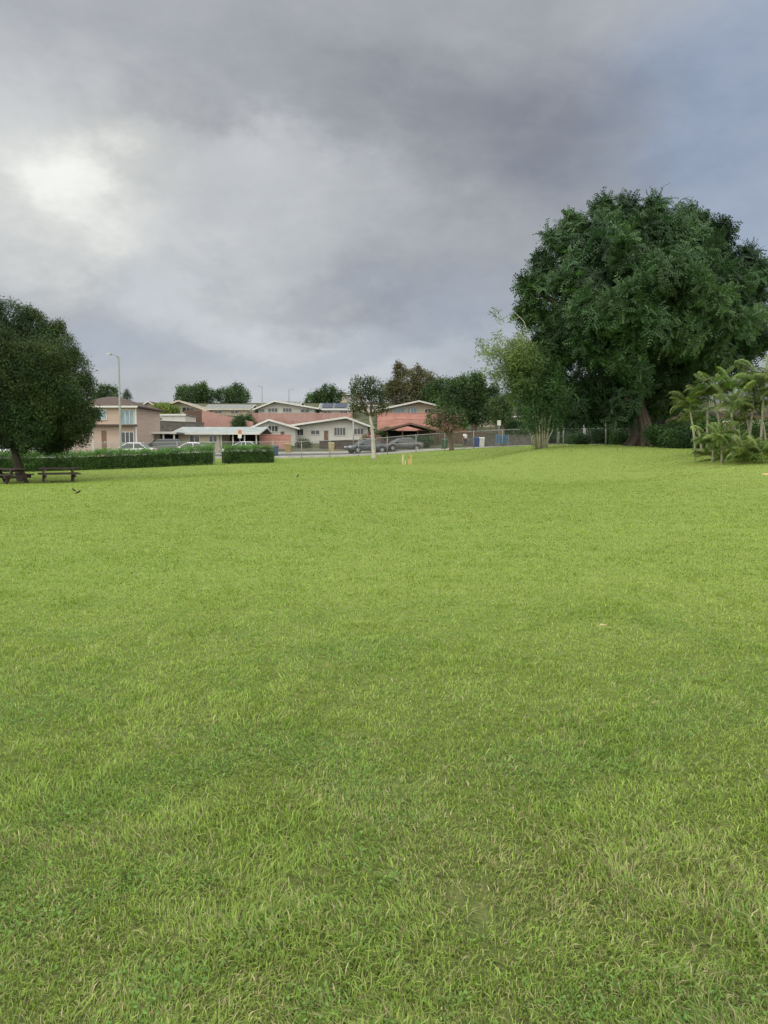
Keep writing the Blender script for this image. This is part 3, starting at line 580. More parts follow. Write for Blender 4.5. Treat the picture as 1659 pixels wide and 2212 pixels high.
# two storey
r_,lx,lz=house('two storey beige pink house with brown hip roof',120,300,78,None,880,853,9,'hip',beige,roofb,
  wins=[(262,886,290,916,glassb,2),(212,886,230,906,glassb,1),(160,886,185,906,glassb,1),(262,934,288,958,glass,2)],doors=[(219,930,229)],oh=.5)
MB().box(lx(122),lx(297),-.7,-.05,lz(921),lz(917),roofb).obj('porch_roof',r_)
for px in (150,180,200,294): MB().box(lx(px)-.07,lx(px)+.07,-.05,-.003,0,lz(881),trimw).obj('corner_trim',r_)
house('low tan bungalow with pale roof and carport',372,562,88,None,936,922,10,'x',tan,roofw,wins=[(410,941,430,955,glass,1),(452,941,468,955,glass,1)],carport=(474,556),fascia=trimw,oh=.7)
house('flat roofed open carport with white trim',300,382,84,None,936,932,7,'flat',white,roofg,carport=(303,378),name='carport',oh=.2)
house('low white garden building with flat roof',296,402,104,None,897,893,6,'flat',white,roofg,name='outbuilding',oh=.15,wins=[(330,902,350,907,glass,1)])
house('cream house with wide low gable roof',330,450,126,None,884,867,10,'y',cream,roofc,wins=[(350,886,372,893,glass,2),(395,880,420,890,glass,2)],oh=.9,fascia=cream)
house('cream house with shallow roof on upper terrace',440,542,128,None,884,872,9,'x',cream,roofg,wins=[(465,887,480,893,glass,1),(500,887,515,893,glass,1)],fascia=cream)
house('white house with pale gable roof on terrace',548,690,124,None,882,868,10,'y',white,roofw,wins=[(560,884,572,890,glass,1),(580,882,600,890,glass,2),(612,882,630,890,glass,2),(650,884,668,891,glass,1)],peak=.3,oh=.8)
house('pale house with solar panels on roof',688,765,128,None,884,870,9,'x',white,roofg,wins=[(700,887,715,893,glass,1),(735,887,750,893,glass,1)],panels=[(695,718),(722,748)])
house('small distant tan house on the hilltop',728,756,185,None,853,846,7,'hip',tan,roofb,wins=[(735,855,740,860),(744,855,749,860)],zb=13)
house('distant pale house with grey roof on hilltop',590,650,150,None,874,866,7,'x',white,roofg,wins=[(600,876,608,880)],zb=9)
house('distant cream house with brown roof on hilltop',300,345,150,None,878,868,7,'y',cream,roofb,zb=9)
house('distant white house with dark windows on hilltop',770,820,140,None,876,868,7,'x',white,roofb,wins=[(780,878,790,884),(798,878,808,884)],zb=8)
house('white bungalow with shallow gable roof',536,648,97,None,924,908,10,'y',white,roofc,wins=[(555,922,572,932,glass,1),(580,920,600,932,glass,2)],doors=[(606,932,614)],peak=.4)
house('white bungalow with brown gable roof',618,808,100,None,920,903,11,'y',white,roofb,wins=[(640,926,655,940,glass,1),(672,930,690,938,glass,1),(722,924,746,940,glass,3),(765,926,785,938,glass,2)],doors=[(700,930,709)],peak=.72,oh=.8)
house('cream house with low gable above pink wall',812,990,118,None,885,868,11,'y',cream,roofg,wins=[(850,879,874,892,glassb,2),(880,879,900,892,glassb,2),(918,884,936,893,glass,2),(952,886,968,893,glass,1)],peak=.52,oh=1.0)
house('dark brown open garage with shallow roof',826,945,95,None,928,916,9,'y',P('brown_wall',(.10,.065,.05),.9,.2,2),roofb,carport=(834,938),name='garage',fascia=P('brown_trim',(.16,.10,.075),.8,.1,2))
house('beige apartment house partly hidden by trees',1030,1085,122,None,880,872,9,'x',cream,roofg,wins=[(1042,890,1050,905),(1058,890,1066,905)])
house('cream house with low roof among trees',1090,1180,112,None,900,890,9,'x',cream,roofb,wins=[(1105,908,1120,918),(1140,908,1155,918)])
# retaining walls and slat fences
def slatfence(label,px0,pyt0,px1,pyt1,y0,y1,hgt,mat,name='slat_fence',slat=.14,gap=.02,cat='fence'):
    a=Vector(W(px0,pyt0,y0)); b=Vector(W(px1,pyt1,y1)); L_=math.hypot(b.x-a.x,b.y-a.y); ang=math.atan2(b.y-a.y,b.x-a.x)
    root=empty(name,(a.x,a.y,a.z-hgt),ang,label=label,cat=cat)
    n=int(L_/slat); mb=MB(); dz=b.z-a.z
    for i in range(n):
        t=i/n; z=dz*t; mb.box(i*slat,i*slat+slat-gap,0,.03,z-.8,z+hgt+random.uniform(-.03,.03),mat)
    mb.obj('slats',root)
    for i in range(int(L_/2.4)+1):
        t=min(1,i*2.4/L_); MB().box(t*L_-.05,t*L_+.05,.035,.13,dz*t-.8,dz*t+hgt-.05,mat).obj('post',root)
def wall_(label,px0,pyt0,px1,pyt1,y0,y1,pyb,mat,name='retaining_wall'):
    a=Vector(W(px0,pyt0,y0)); b=Vector(W(px1,pyt1,y1)); L_=math.hypot(b.x-a.x,b.y-a.y); ang=math.atan2(b.y-a.y,b.x-a.x)
    zb=W(0,pyb,y0)[2]; root=empty(name,(a.x,a.y,zb),ang,label=label,cat='wall')
    H0=a.z-zb;H1=b.z-zb
    MB().prism([(0,-1),(L_,-1),(L_,H1),(0,H0)],0,.2,'y',mat).obj('wall_face',root)
    MB().prism([(-.03,H0+.003),(L_+.03,H1+.003),(L_+.03,H1+.09),(-.03,H0+.09)],-.05,.25,'y',mat).obj('coping',root)
slatfence('pink vertical slat fence stepping down the slope',436,886,548,912,114,106,3.0,pinkf)
slatfence('pink brown slat fence on the terrace edge',545,892,762,892,112,112,1.7,pinkf)
slatfence('dark brown board fence on terrace',398,886,437,888,116,114,3.2,brownf)
wall_('long dark grey retaining wall below terrace',296,908,440,914,101,101,940,P('stone_wall',(.11,.10,.09),.9,.3,2,.5))
wall_('salmon pink garden wall with coping',560,939,628,941,93,93,962,pink)
wall_('salmon pink retaining wall under cream house',815,894,1008,892,113,113,922,pink)
wall_('salmon pink retaining wall on the slope',850,905,930,907,108,108,925,pink)
wall_('dark brown stone wall in front yard',690,953,850,951,93,91,975,P('lava_stone',(.07,.05,.045),.95,.4,4,.6),name='stone_wall')
slatfence('brown wooden fence beside the garage',905,928,1060,936,98,98,2.0,brownf)
wall_('grey retaining wall beside road',1000,945,1160,940,93,93,972,P('stone_wall',(.11,.10,.09),.9,.3,2,.5))
# ------------------------------------------------------------ chain link fence
m,nt=newmat('chain_link'); N=nt.nodes;L=nt.links;E.nt=nt
tc=N.new('ShaderNodeTexCoord'); sp=N.new('ShaderNodeSeparateXYZ'); L.new(tc.outputs['Object'],sp.inputs[0]); X_=E(sp.outputs[0]);Z_=E(sp.outputs[2])
u=E.m('FRACT',(X_+Z_)*14.);v=E.m('FRACT',(X_-Z_)*14.); wire=E.m('MAXIMUM',E.m('LESS_THAN',u,.09),E.m('LESS_THAN',v,.09))
b=N.new('ShaderNodeBsdfPrincipled'); b.inputs['Base Color'].default_value=(.25,.26,.26,1); b.inputs['Metallic'].default_value=.4; b.inputs['Roughness'].default_value=.5
t=N.new('ShaderNodeBsdfTransparent'); mx=N.new('ShaderNodeMixShader'); L.new(wire.k,mx.inputs[0]);L.new(t.outputs[0],mx.inputs[1]);L.new(b.outputs[0],mx.inputs[2]); o=N.new('ShaderNodeOutputMaterial'); L.new(mx.outputs[0],o.inputs[0]); chain=m
galv=P('galvanised_steel',(.32,.33,.33),.5,.12,3,metal=.4)
def chainfence(pa,pb,hgt,label,nseg):
    ax,ay=pa;bx,by=pb; L_=math.hypot(bx-ax,by-ay); ang=math.atan2(by-ay,bx-ax); z0=h1(ax,ay); root=empty('chain_link_fence',(ax,ay,z0),ang,label=label,cat='fence')
    g=lambda t:h1(ax+(bx-ax)*t,ay+(by-ay)*t)-z0
    n=nseg; fab=MB(); rail=[]
    for i in range(n+1):
        t=i/n; z=g(t); MB().tube([(t*L_,0,z-.1),(t*L_,0,z+hgt+.05)],[.035,.035],galv,8).obj('post',root,smooth=True); rail.append((t*L_,0,z+hgt))
        if i<n: fab.add([(t*L_,-.04,z+.03),((i+1)/n*L_,-.04,g((i+1)/n)+.03),((i+1)/n*L_,-.04,g((i+1)/n)+hgt),(t*L_,-.04,z+hgt)],[(0,1,2,3)],chain)
    MB().tube(rail,[.024]*len(rail),galv,6).obj('rail',root); fab.obj('mesh_panel',root)
A1=W(590,990,71);B1=W(1150,966,70)
chainfence((A1[0],71),(B1[0],70.5),1.55,'grey chain link fence between lawn and street',9)
chainfence((-42,62),(A1[0],71),1.55,'grey chain link fence behind the hedge',12)
chainfence((B1[0]+.1,70.5),(30,72),1.5,'grey chain link fence under the trees',7)
# ------------------------------------------------------------ street lamps
lampm=P('lamp_lens',(.6,.6,.58),.3,.05,2)
def lamp(px,pyt,y,pyb,armpx,armpy,label,r=.09,name='street_lamp'):
    x,_,zt=W(px,pyt,y); zb=h1(x,y); H=zt-zb; ax,_,az=W(armpx,armpy,y); root=empty(name,(x,y,zb),label=label,cat='street lamp')
    mb=MB(); mb.tube([(0,0,0),(0,0,H)],[r*1.2,r*.7],galv,10); mb.box(-.2,.2,-.2,.2,-.1,.06,concrete); mb.obj('pole',root,smooth=False)
    dx,dz=ax-x,az-zb
    MB().tube([(0,0,H-.15),(dx*.3,0,H+(dz-H)*.6),(dx*.65,0,dz),(dx*.8,0,dz)],[r*.55,r*.5,r*.4,r*.35],galv,8).obj('arm',root,smooth=True)
    hd=MB(); q=[(dx*.75,.10,.06),(dx*.85,.16,.10),(dx*1.1,.16,.09),(dx*1.25,.08,.03)]
    vs=[];fs=[]
    for (xx,w,hh) in q: vs+=[(xx,-w,dz-hh*.5),(xx,w,dz-hh*.5),(xx,w*.6,dz+hh),(xx,-w*.6,dz+hh)]
    for i in range(3):
        for j in range(4): fs.append((i*4+j,i*4+(j+1)%4,(i+1)*4+(j+1)%4,(i+1)*4+j))
    fs+=[(3,2,1,0),(12,13,14,15)]; hd.add(vs,fs,galv); ho=hd.obj('lamp_head',root,bevel=.02); a,b=sorted((dx*.87,dx*1.1)); MB().box(a,b,-.11,.11,dz-.12,dz-.055,lampm).obj('lens',ho)
lamp(256,770,68,970,236,765,'tall grey street lamp with curved arm beside street')
lamp(566,836,140,900,557,834,'slim street lamp among the upper houses',.08)
lamp(624,842,140,900,633,840,'slim street lamp with short arm over roofs',.08)
def pole(px,pyt,y,label,r=.06,mat=galv):
    x,_,zt=W(px,pyt,y); zb=h1(x,y); root=empty('pole',(x,y,zb),label=label,cat='pole',group='poles near the big tree')
    MB().tube([(0,0,-.1),(0,0,zt-zb)],[r,r*.9],mat,8).obj('shaft',root,smooth=True); MB().tube([(0,0,zt-zb),(0,0,zt-zb+.07)],[r*1.3,r*.6],mat,8).obj('cap',root)
for a in [(1218,900,66),(1310,896,60),(1205,905,72),(763,905,88),(1262,915,70)]: pole(*a,'thin grey metal pole standing in grass')
# ------------------------------------------------------------ signs
def sign(px,pyt,pyb,y,w,h,mats,label):
    x,_,zt=W(px,pyt,y); zb=h1(x,y); root=empty('road_sign',(x,y,zb),label=label,cat='road sign'); H=zt-zb
    MB().tube([(0,0,-.1),(0,0,H)],[.03,.03],galv,8).obj('post',root)
    MB().box(-w/2,w/2,-.06,-.035,H-h,H,mats[0]).obj('panel',root,bevel=.005)
    if len(mats)>1: MB().box(-w/2,w/2,-.06,-.035,H-h*2.1,H-h*1.1,mats[1]).obj('panel',root)
sign(518,929,970,74,.34,.36,[P('sign_orange',(.50,.20,.11),.5,.1,3),trimw],'street sign with orange and white panels')
sign(1078,908,960,76,.35,.5,[trimw],'small white sign on grey post')
# ------------------------------------------------------------ cars
tyre=P('tyre_rubber',(.02,.02,.02),.85,.2,5); rimm=P('wheel_rim',(.45,.45,.46),.35,.1,4,metal=.7); cglass=P('car_glass',(.02,.025,.03),.06,.2,1,spec=.7); red=P('tail_light',(.4,.02,.02),.3,.1,5); hl=P('headlight',(.6,.62,.65),.15,.1,5); blk=P('black_trim',(.02,.02,.02),.6,.2,4)
def loft(mb,secs,m):
    n=len(secs[0]); vs=[v for s in secs for v in s]; fs=[]
    for i in range(len(secs)-1):
        for j in range(n): fs.append((i*n+j,i*n+(j+1)%n,(i+1)*n+(j+1)%n,(i+1)*n+j))
    fs+=[tuple(range(n-1,-1,-1)),tuple((len(secs)-1)*n+j for j in range(n))]; mb.add(vs,fs,m)
def car(px,y,yaw,paintc,label,kind='sedan',group='cars parked along the street',z=None):
    x=W(px,970,y)[0]; zz=(h1(x,y)+.05) if z is None else z; root=empty('parked_car',(x,y,zz),yaw,label=label,cat='car',group=group)
    pm=P('car_paint_%02d%02d%02d'%tuple(int(c*99) for c in paintc),paintc,.25,.05,2,metal=.3,coat=.6,spec=.5)
    suv=kind=='suv'; k=1.22 if suv else 1.
    st=[(-2.28,.45,.72,.70),(-2.2,.30,.93,.82),(-1.95,.24,1.0,.88),(-1.4,.22,1.0,.90),(-.5,.2,.96,.905),(.5,.2,.93,.905),(1.1,.2,.90,.90),(1.7,.22,.82,.87),(2.1,.26,.72,.80),(2.28,.38,.58,.66)]
    secs=[]
    for sx,zb,zt,w in st:
        zt*=k; zm=zb+(zt-zb)*.55
        h=[(w*.86,zb),(w,zb+.13),(w*1.01,zm),(w*.95,zt-.06),(w*.80,zt)]
        secs.append([(sx,a,b) for a,b in h]+[(sx,-a,b) for a,b in reversed(h)])
    mb=MB(); loft(mb,secs,pm); body=mb.obj('body',root,smooth=True)
    mdf=body.modifiers.new('s','SUBSURF'); mdf.levels=1; mdf.render_levels=1
    x0,x1,r0,r1,rz=(-2.15,1.0,-1.95,.3,1.72) if suv else (-1.75,1.15,-.95,.25,1.43)
    zb=.93*k-.03; hb,ht=.80,.60
    cab=MB()
    base=[(x0,hb),(x0+.45,hb),(-.4,hb),(x1-.4,hb),(x1,hb*.9)]; top=[(r0,ht),(r0+.25,ht),(-.35,ht+.01),(r1-.2,ht),(r1,ht*.95)]
    secs=[[(a[0],a[1],zb),(b2[0],b2[1],rz-.05),(b2[0],-b2[1],rz-.05),(a[0],-a[1],zb)] for a,b2 in zip(base,top)]
    loft(cab,secs,cglass); cab.obj('window',root)
    rf=MB(); loft(rf,[[(t[0]-(.02 if i==0 else 0),t[1]+.015,rz-.06),(t[0],t[1]*.8,rz+.02),(t[0],-t[1]*.8,rz+.02),(t[0],-t[1]-.015,rz-.06)] for i,t in enumerate(top)],pm)
    for sd in (-1,1):
        for (bx,tx) in ((x0+.2,r0+.08),(-.38,-.34),(x1-.03,r1)):
            rf.tube([(bx,sd*(hb-.0),zb),(tx,sd*(ht+.005),rz-.04)],[.045,.035],pm,6)
    rf.obj('roof',root,smooth=False)
    for wx in (-1.38,1.38):
        for sd in (-1,1):
            w=MB().tube([(wx,sd*.70,.32),(wx,sd*.90,.32)],[.33,.32],tyre,20).obj('wheel',root,smooth=False)
            MB().tube([(wx,sd*.89,.32),(wx,sd*.915,.32)],[.20,.19],rimm,12).obj('rim',w)
            MB().tube([(wx,sd*.80,.36),(wx,sd*.906,.36)],[.40,.40],blk,20).obj('wheel_arch',root)
    for sd in (-1,1):
        MB().box(2.05,2.25,sd*.62-.16,sd*.62+.16,.58*k,.70*k,hl).obj('headlight',root,bevel=.03)
        MB().box(-2.26,-2.12,sd*.68-.15,sd*.68+.15,.74*k,.88*k,red).obj('tail_light',root,bevel=.03)
        MB().box(x1-.45,x1-.28,sd*.90-.09,sd*.90+.09,zb+.02,zb+.15,pm).obj('mirror',root,bevel=.03)
    MB().box(2.2,2.3,-.45,.45,.34,.5,blk).obj('grille',root); MB().box(-2.31,-2.25,-.25,.25,.5,.62,trimw).obj('number_plate',root)
gr=(.07,.075,.09)
car(792,83,math.radians(205),gr,'dark grey sedan parked beside the street')
car(868,85.5,math.radians(200),(.10,.095,.095),'grey brown sedan parked in front of garage')
car(525,79.5,math.radians(182),(.75,.75,.74),'white sedan parked behind the hedge end')
car(412,74,math.radians(182),(.7,.71,.71),'white sedan behind the clipped hedge')
car(345,80,math.radians(180),(.06,.06,.065),'dark sport utility vehicle under the carport','suv')
car(285,74,math.radians(182),(.7,.7,.7),'white car behind the hedge','sedan')
car(30,73,math.radians(180),(.72,.72,.72),'white car parked behind the hedge','sedan')
# ------------------------------------------------------------ bins, utility box
def wheelie(px,y,col,label,name='wheelie_bin'):
    x=W(px,970,y)[0]; root=empty(name,(x,y,h1(x,y)+.02),label=label,cat='bin',group='wheelie bins'); pm=P('bin_%02d%02d%02d'%tuple(int(c*99) for c in col),col,.5,.1,3)
    MB().add([(-.25,-.28,.05),(.25,-.28,.05),(.25,.28,.05),(-.25,.28,.05),(-.31,-.36,1.0),(.31,-.36,1.0),(.31,.36,1.0),(-.31,.36,1.0)],[(0,3,2,1),(4,5,6,7),(0,1,5,4),(1,2,6,5),(2,3,7,6),(3,0,4,7)],pm).obj('body',root,bevel=.02)
    MB().prism([(-.4,1.005),(.4,1.005),(.36,1.08),(0,1.12),(-.36,1.07)],-.33,.33,'x',pm).obj('lid',root)
    for s in (-1,1): MB().tube([(s*.24,.28,.1),(s*.30,.28,.1)],[.1,.1],tyre,12).obj('wheel',root)
    MB().tube([(-.25,.43,1.0),(.25,.43,1.0)],[.02,.02],pm,6).obj('handle',root)
for px,y,c,l in [(960,76.5,(.03,.10,.04),'dark green wheelie bin at the kerb'),(594,76.5,(.03,.06,.18),'blue wheelie bin behind the fence'),(622,84.6,(.35,.24,.10),'yellow brown wheelie bin at driveway'),(716,86,(.4,.31,.14),'yellow brown wheelie bin beside wall'),(1030,90,(.03,.06,.18),'blue wheelie bin near grey wall'),(1040,90,(.6,.6,.58),'white wheelie bin near grey wall')]: wheelie(px,y,c,l)
x,y=W(448,975,60.5)[0],60.5; r_=empty('utility_cabinet',(x,y,h1(x,y)),label='pale green electrical cabinet behind the hedge',cat='utility cabinet'); um=P('cabinet_green',(.22,.28,.20),.6,.1,2)
MB().box(-.5,.5,-.35,.35,.08,1.45,um).obj('cabinet_body',r_,bevel=.03); MB().box(-.55,.55,-.4,.4,0,.08,concrete).obj('plinth',r_); MB().box(-.54,.54,-.39,.39,1.452,1.52,um).obj('lid',r_); MB().box(-.44,.44,-.375,-.352,.15,1.35,um).obj('door',r_)
# blue screen on fence
x0,x1=W(1072,945,74)[0],W(1098,945,74)[0]; zb=h1(x0,74); r_=empty('blue_banner',(x0,74,zb),label='blue fabric panel behind chain link fence',cat='banner')
bm_=P('blue_cloth',(.07,.15,.30),.8,.25,2,.1); mb=MB(); n=12
vs=[((x1-x0)*i/n,.05*math.sin(i*1.7),zz) for zz in (.45,1.2) for i in range(n+1)]; mb.add(vs,[(i,i+1,n+2+i,n+1+i) for i in range(n)],bm_); mb.obj('cloth',r_,smooth=True)
for xx in (0,x1-x0): MB().tube([(xx,.07,0),(xx,.07,1.3)],[.03,.03],galv,6).obj('post',r_)
# ------------------------------------------------------------ picnic tables
wood=P('weathered_dark_wood',(.05,.037,.035),.8,.35,6,.3,stretch=(.4,4,4))
def picnic(px,y,yaw,label):
    x=W(px,1040,y)[0]; z=h1(x,y); root=empty('picnic_table',(x,y,z),yaw,label=label,cat='picnic table',group='picnic tables under the tree')
    mb=MB(); 
    for i in range(5): mb.box(-.95,.95,-.37+i*.15,-.37+i*.15+.14,.70,.77,wood)
    mb.box(-.7,-.6,-.36,.36,.60,.698,wood); mb.box(.6,.7,-.36,.36,.60,.698,wood); mb.obj('table_top',root)
    for s in (-1,1):
        b=MB(); 
        for i in range(2): b.box(-1.0,1.0,s*.70-.14+i*.145,s*.70-.14+i*.145+.135,.42,.49,wood)
        b.obj('seat',root)
    for sx in (-.70,.70):
        l=MB(); 
        for s in (-1,1): l.prism([(s*.82,-.03),(s*.62,-.03),(s*.16,.68),(s*.36,.68)],sx-.075,sx,'x',wood)
        l.prism([(-.86,.27),(.86,.27),(.86,.418),(-.86,.418)],sx+.002,sx+.075,'x',wood); l.obj('leg_frame',root)
picnic(128,41,.45,'dark weathered wooden picnic table on the lawn'); picnic(14,40,-.35,'dark wooden picnic table beside the tree trunk')
# ------------------------------------------------------------ boards in lawn
x,y=W(879,1003,48)[0],48; r_=empty('marker_stakes',(x,y,h1(x,y)),label='two pale wooden boards standing on lawn',cat='wooden posts')
yw=P('yellow_wood',(.52,.46,.28),.7,.15,4); ow=P('orange_wood',(.55,.34,.16),.7,.15,4)
MB().box(-.30,-.21,-.03,.0,-.05,.64,yw).obj('stake',r_); MB().box(.21,.30,-.03,.0,-.05,.60,ow).obj('stake',r_); MB().box(-.12,-.07,.1,.15,-.05,.26,trimw).obj('stake',r_)
MB().box(.08,.18,.02,.10,-.05,.30,ow).obj('stake',r_)
x=W(1653,1017,29)[0]; r_=empty('parking_bumper',(x,29,h1(x,29)),.1,label='yellow painted bar lying on grass',cat='bar'); MB().prism([(-.06,0),(.06,0),(.04,.07),(-.04,.07)],-.1,.9,'x',P('yellow_paint',(.55,.42,.18),.6,.15,3)).obj('bar',r_)
x,y=W(1305,1363,6.3)[0],6.35; lm=MB(); lm.add([(-.035,0,.0),(-.01,.015,.02),(.03,.012,.012),(.045,0,.025),(.02,-.015,.012),(-.015,-.015,.016)],[(0,1,5),(1,2,4,5),(2,3,4)],P('dry_leaf',(.55,.38,.22),.7,.2,8)); lm.obj('fallen_leaf',None,(x,y,h1(x,y)+.045),label='curled tan fallen leaf resting on grass',cat='leaf')
# ------------------------------------------------------------ birds
def bird(px,py,yaw,s=.72):
    y=EYE*F/(py-968); 
    for _ in range(12):
        x=W(px,py,y)[0]; zg=h1(x,y); y=(EYE-zg)*F/(py-968)
    x=W(px,py,y)[0]; root=empty('bird',(x,y,h1(x,y)+.02),yaw,label='small dark brown bird standing on lawn',cat='bird',group='birds on the lawn'); root.scale=(s,s,s)
    bm1=P('bird_feather',(.035,.025,.02),.7,.3,20); ye=P('bird_beak',(.6,.4,.05),.5,.1,10)
    MB().tube([(-.15,0,.085),(-.09,0,.10),(-.05,0,.115),(0,0,.13),(.045,0,.155),(.07,0,.185),(.085,0,.205),(.105,0,.21),(.118,0,.205)],[.010,.018,.036,.047,.040,.026,.024,.018,.004],bm1,12).obj('body',root,smooth=True)
    MB().tube([(.112,0,.206),(.14,0,.20)],[.007,.001],ye,6).obj('beak',root)
    for sd in (-1,1):
        MB().tube([(0,sd*.015,.10),(-.005,sd*.018,.05),(.005,sd*.02,-.02)],[.006,.004,.004],ye,6).obj('leg',root)
        MB().tube([(.03,sd*.036,.14),(-.03,sd*.044,.12),(-.10,sd*.022,.095)],[.012,.02,.004],bm1,8).obj('wing',root,smooth=True)
bird(160,1066,2.6);bird(169,1071,.5);bird(643,1034,1.2)
# ------------------------------------------------------------ person
def skinobj(name,parent,verts,edges,mat,rootv=0,sub=2):
    me=bpy.data.meshes.new(name); me.from_pydata([v[:3] for v in verts],edges,[]); me.materials.append(mat); o=link(name,me,parent)
    md=o.modifiers.new('skin','SKIN'); 
    for i,v in enumerate(verts): me.skin_vertices[0].data[i].radius=(v[3],v[4] if len(v)>4 else v[3])
    me.skin_vertices[0].data[rootv].use_root=True
    ss=o.modifiers.new('sub','SUBSURF'); ss.levels=sub; ss.render_levels=sub; return o
x,y=W(1010,965,84)[0],86.4; root=empty('person',(x,y,h1(x,y)+.17),math.radians(-60),label='person in white shirt and dark trousers walking',cat='person')
skin_m=P('skin',(.35,.20,.13),.6,.1,6); shirt=P('white_shirt',(.75,.75,.73),.85,.06,4); trou=P('dark_trousers',(.04,.04,.05),.9,.2,4); hair=P('dark_hair',(.02,.015,.012),.8,.2,20)
bv=[(0,0,.95,.13),(0,0,1.15,.12),(0,0,1.36,.14),(0,0,1.47,.055),(.01,0,1.56,.07),(.015,0,1.66,.085)]
be=[(0,1),(1,2),(2,3),(3,4),(4,5)]
for s,st in ((-1,.22),(1,-.22)):
    i=len(bv); bv+=[(.02,s*.10,.88,.095),(st*.5,s*.10,.50,.06),(st*.9,s*.10,.10,.042),(st*.9+.15,s*.11,.03,.03)]; be+=[(0,i),(i,i+1),(i+1,i+2),(i+2,i+3)]
    i=len(bv); hx=-st*.8; bv+=[(0,s*.19,1.40,.055),(-.02+hx*.3,s*.23,1.12,.042),(hx,s*.24,.88,.028),(hx+.02,s*.24,.81,.026)]; be+=[(2,i),(i,i+1),(i+1,i+2),(i+2,i+3)]
    for f in range(5):
        j=len(bv); dx=(-.028+.014*f) if f<4 else .045; ln=[.055,.065,.07,.06,.03][f]; bv+=[(hx+.02+dx,s*.24,.80-ln*.5,.008),(hx+.03+dx,s*.235,.80-ln,.007)]; be+=[(i+3,j),(j,j+1)]
skinobj('body',root,bv,be,skin_m)
skinobj('shirt',root,[(0,0,.93,.15),(0,0,1.15,.145),(0,0,1.34,.16),(0,.20,1.40,.075),(-.04,.235,1.22,.065),(0,-.20,1.40,.075),(.02,-.235,1.22,.065)],[(0,1),(1,2),(2,3),(3,4),(2,5),(5,6)],shirt)
skinobj('trousers',root,[(0,0,.94,.145),(.02,-.10,.86,.11),(.11,-.10,.5,.078),(.2,-.10,.12,.06),(.02,.10,.86,.11),(-.11,.10,.5,.078),(-.2,.10,.12,.06)],[(0,1),(1,2),(2,3),(0,4),(4,5),(5,6)],trou)
skinobj('hair',root,[(-.02,0,1.70,.085),(-.03,0,1.64,.08)],[(0,1)],hair)
MB().tube([(.095,0,1.655),(.125,0,1.64)],[.014,.008],skin_m,6).obj('nose',root)
for s in (-1,1):
    MB().box(.088,.1,s*.03-.01,s*.03+.01,1.67,1.68,hair).obj('eye',root); MB().tube([(.01,s*.08,1.65),(.01,s*.1,1.66)],[.02,.015],skin_m,6).obj('ear',root)
    MB().box(-s*.2-.08,-s*.2+.17,-.045+s*.1*1,.045+s*.1,-.0,.08,blk).obj('shoe',root,bevel=.02)
# ------------------------------------------------------------ arched pavilion & white building
def pavilion():
    y=66; x0,x1=W(1395,920,y)[0],W(1500,920,y)[0]; zb=min(h1(x0,y),h1(x1,y)); w=x1-x0; zt=W(0,885,y)[2]-zb
    root=empty('pavilion',(x0,y,zb),label='open pavilion with black pointed arches and roof',cat='pavilion'); bk=P('black_arch',(.02,.02,.022),.7,.2,3)
    n=3; bay=w/n
    for i in range(n):
        c=(i+.5)*bay; mb=MB()
        for s in (-1,1):
            pts=[];rad=[]
            for k in range(8):
                t=k/7; ang=t*1.35; pts.append((c+s*(bay/2-.08)*(math.cos(ang)),0,(zt-.2)*math.sin(ang)/math.sin(1.35))); rad.append(.13)
            mb.tube(pts,rad,bk,6)
        mb.obj('arch',root)
    MB().prism([(-.6,zt),(w/2,zt+1.1),(w+.6,zt),(w+.6,zt+.18),(w/2,zt+1.3),(-.6,zt+.18)],-.5,7,'y',roofg).obj('roof',root)
    MB().box(.1,w-.1,6.6,6.75,0,zt,darkw).obj('wall',root)
pavilion()
house('low white building with dark openings behind palms',1535,1790,56,None,900,886,8,'x',white,roofb,wins=[(1560,912,1585,930,glass,2),(1640,912,1665,930,glass,2)],oh=.7,name='building',fascia=P('brown_trim',(.16,.10,.075),.8,.1,2))
wall_('plain white garden wall behind palms',1565,912,1720,912,46,46,985,white,name='garden_wall')
for px,py,y,r,w in [(1180,960,100,2.2,1.5),(1240,960,98,2.4,1.5),(1300,960,98,2.5,1.5),(1370,960,98,2.5,1.6),(1440,960,98,2.6,1.6),(1130,955,104,2.2,1.4)]:
    shrub('large dark shrub on the far side of street',px,py,y,r,dk,.55,100,w,name='large_shrub',group='shrubs across the street')
# ------------------------------------------------------------ world
sun_az=math.radians(-82); sun_el=math.radians(34)
wd=bpy.data.worlds.new('World'); sc.world=wd; wd.use_nodes=True; nt=wd.node_tree; N=nt.nodes;L=nt.links;N.clear();E.nt=nt
tc=N.new('ShaderNodeTexCoord'); gen=tc.outputs['Generated']
def wn(scale,detail,rough,off=0,st=(1,1,1),dist=0):
    mp=N.new('ShaderNodeMapping'); mp.inputs['Location'].default_value=(off,off*.7,off*.3); mp.inputs['Scale'].default_value=st; L.new(gen,mp.inputs[0])
    n=N.new('ShaderNodeTexNoise'); n.inputs['Scale'].default_value=scale; n.inputs['Detail'].default_value=detail; n.inputs['Roughness'].default_value=rough; n.inputs['Distortion'].default_value=dist; L.new(mp.outputs[0],n.inputs['Vector']); return n
sp=N.new('ShaderNodeSeparateXYZ'); L.new(gen,sp.inputs[0]); X_,Y_,Z_=(E(sp.outputs[i]) for i in range(3))
az=E.m('ARCTAN2',X_,Y_); el=E.m('ARCSINE',Z_)
w1=wn(3.2,6,.62,3.1,(1,1,1.6)); w2=wn(3.2,6,.62,9.4,(1,1,1.6))
azw=az+(E(w1.outputs[0])-.5)*.48; elw=el+(E(w2.outputs[0])-.5)*.30
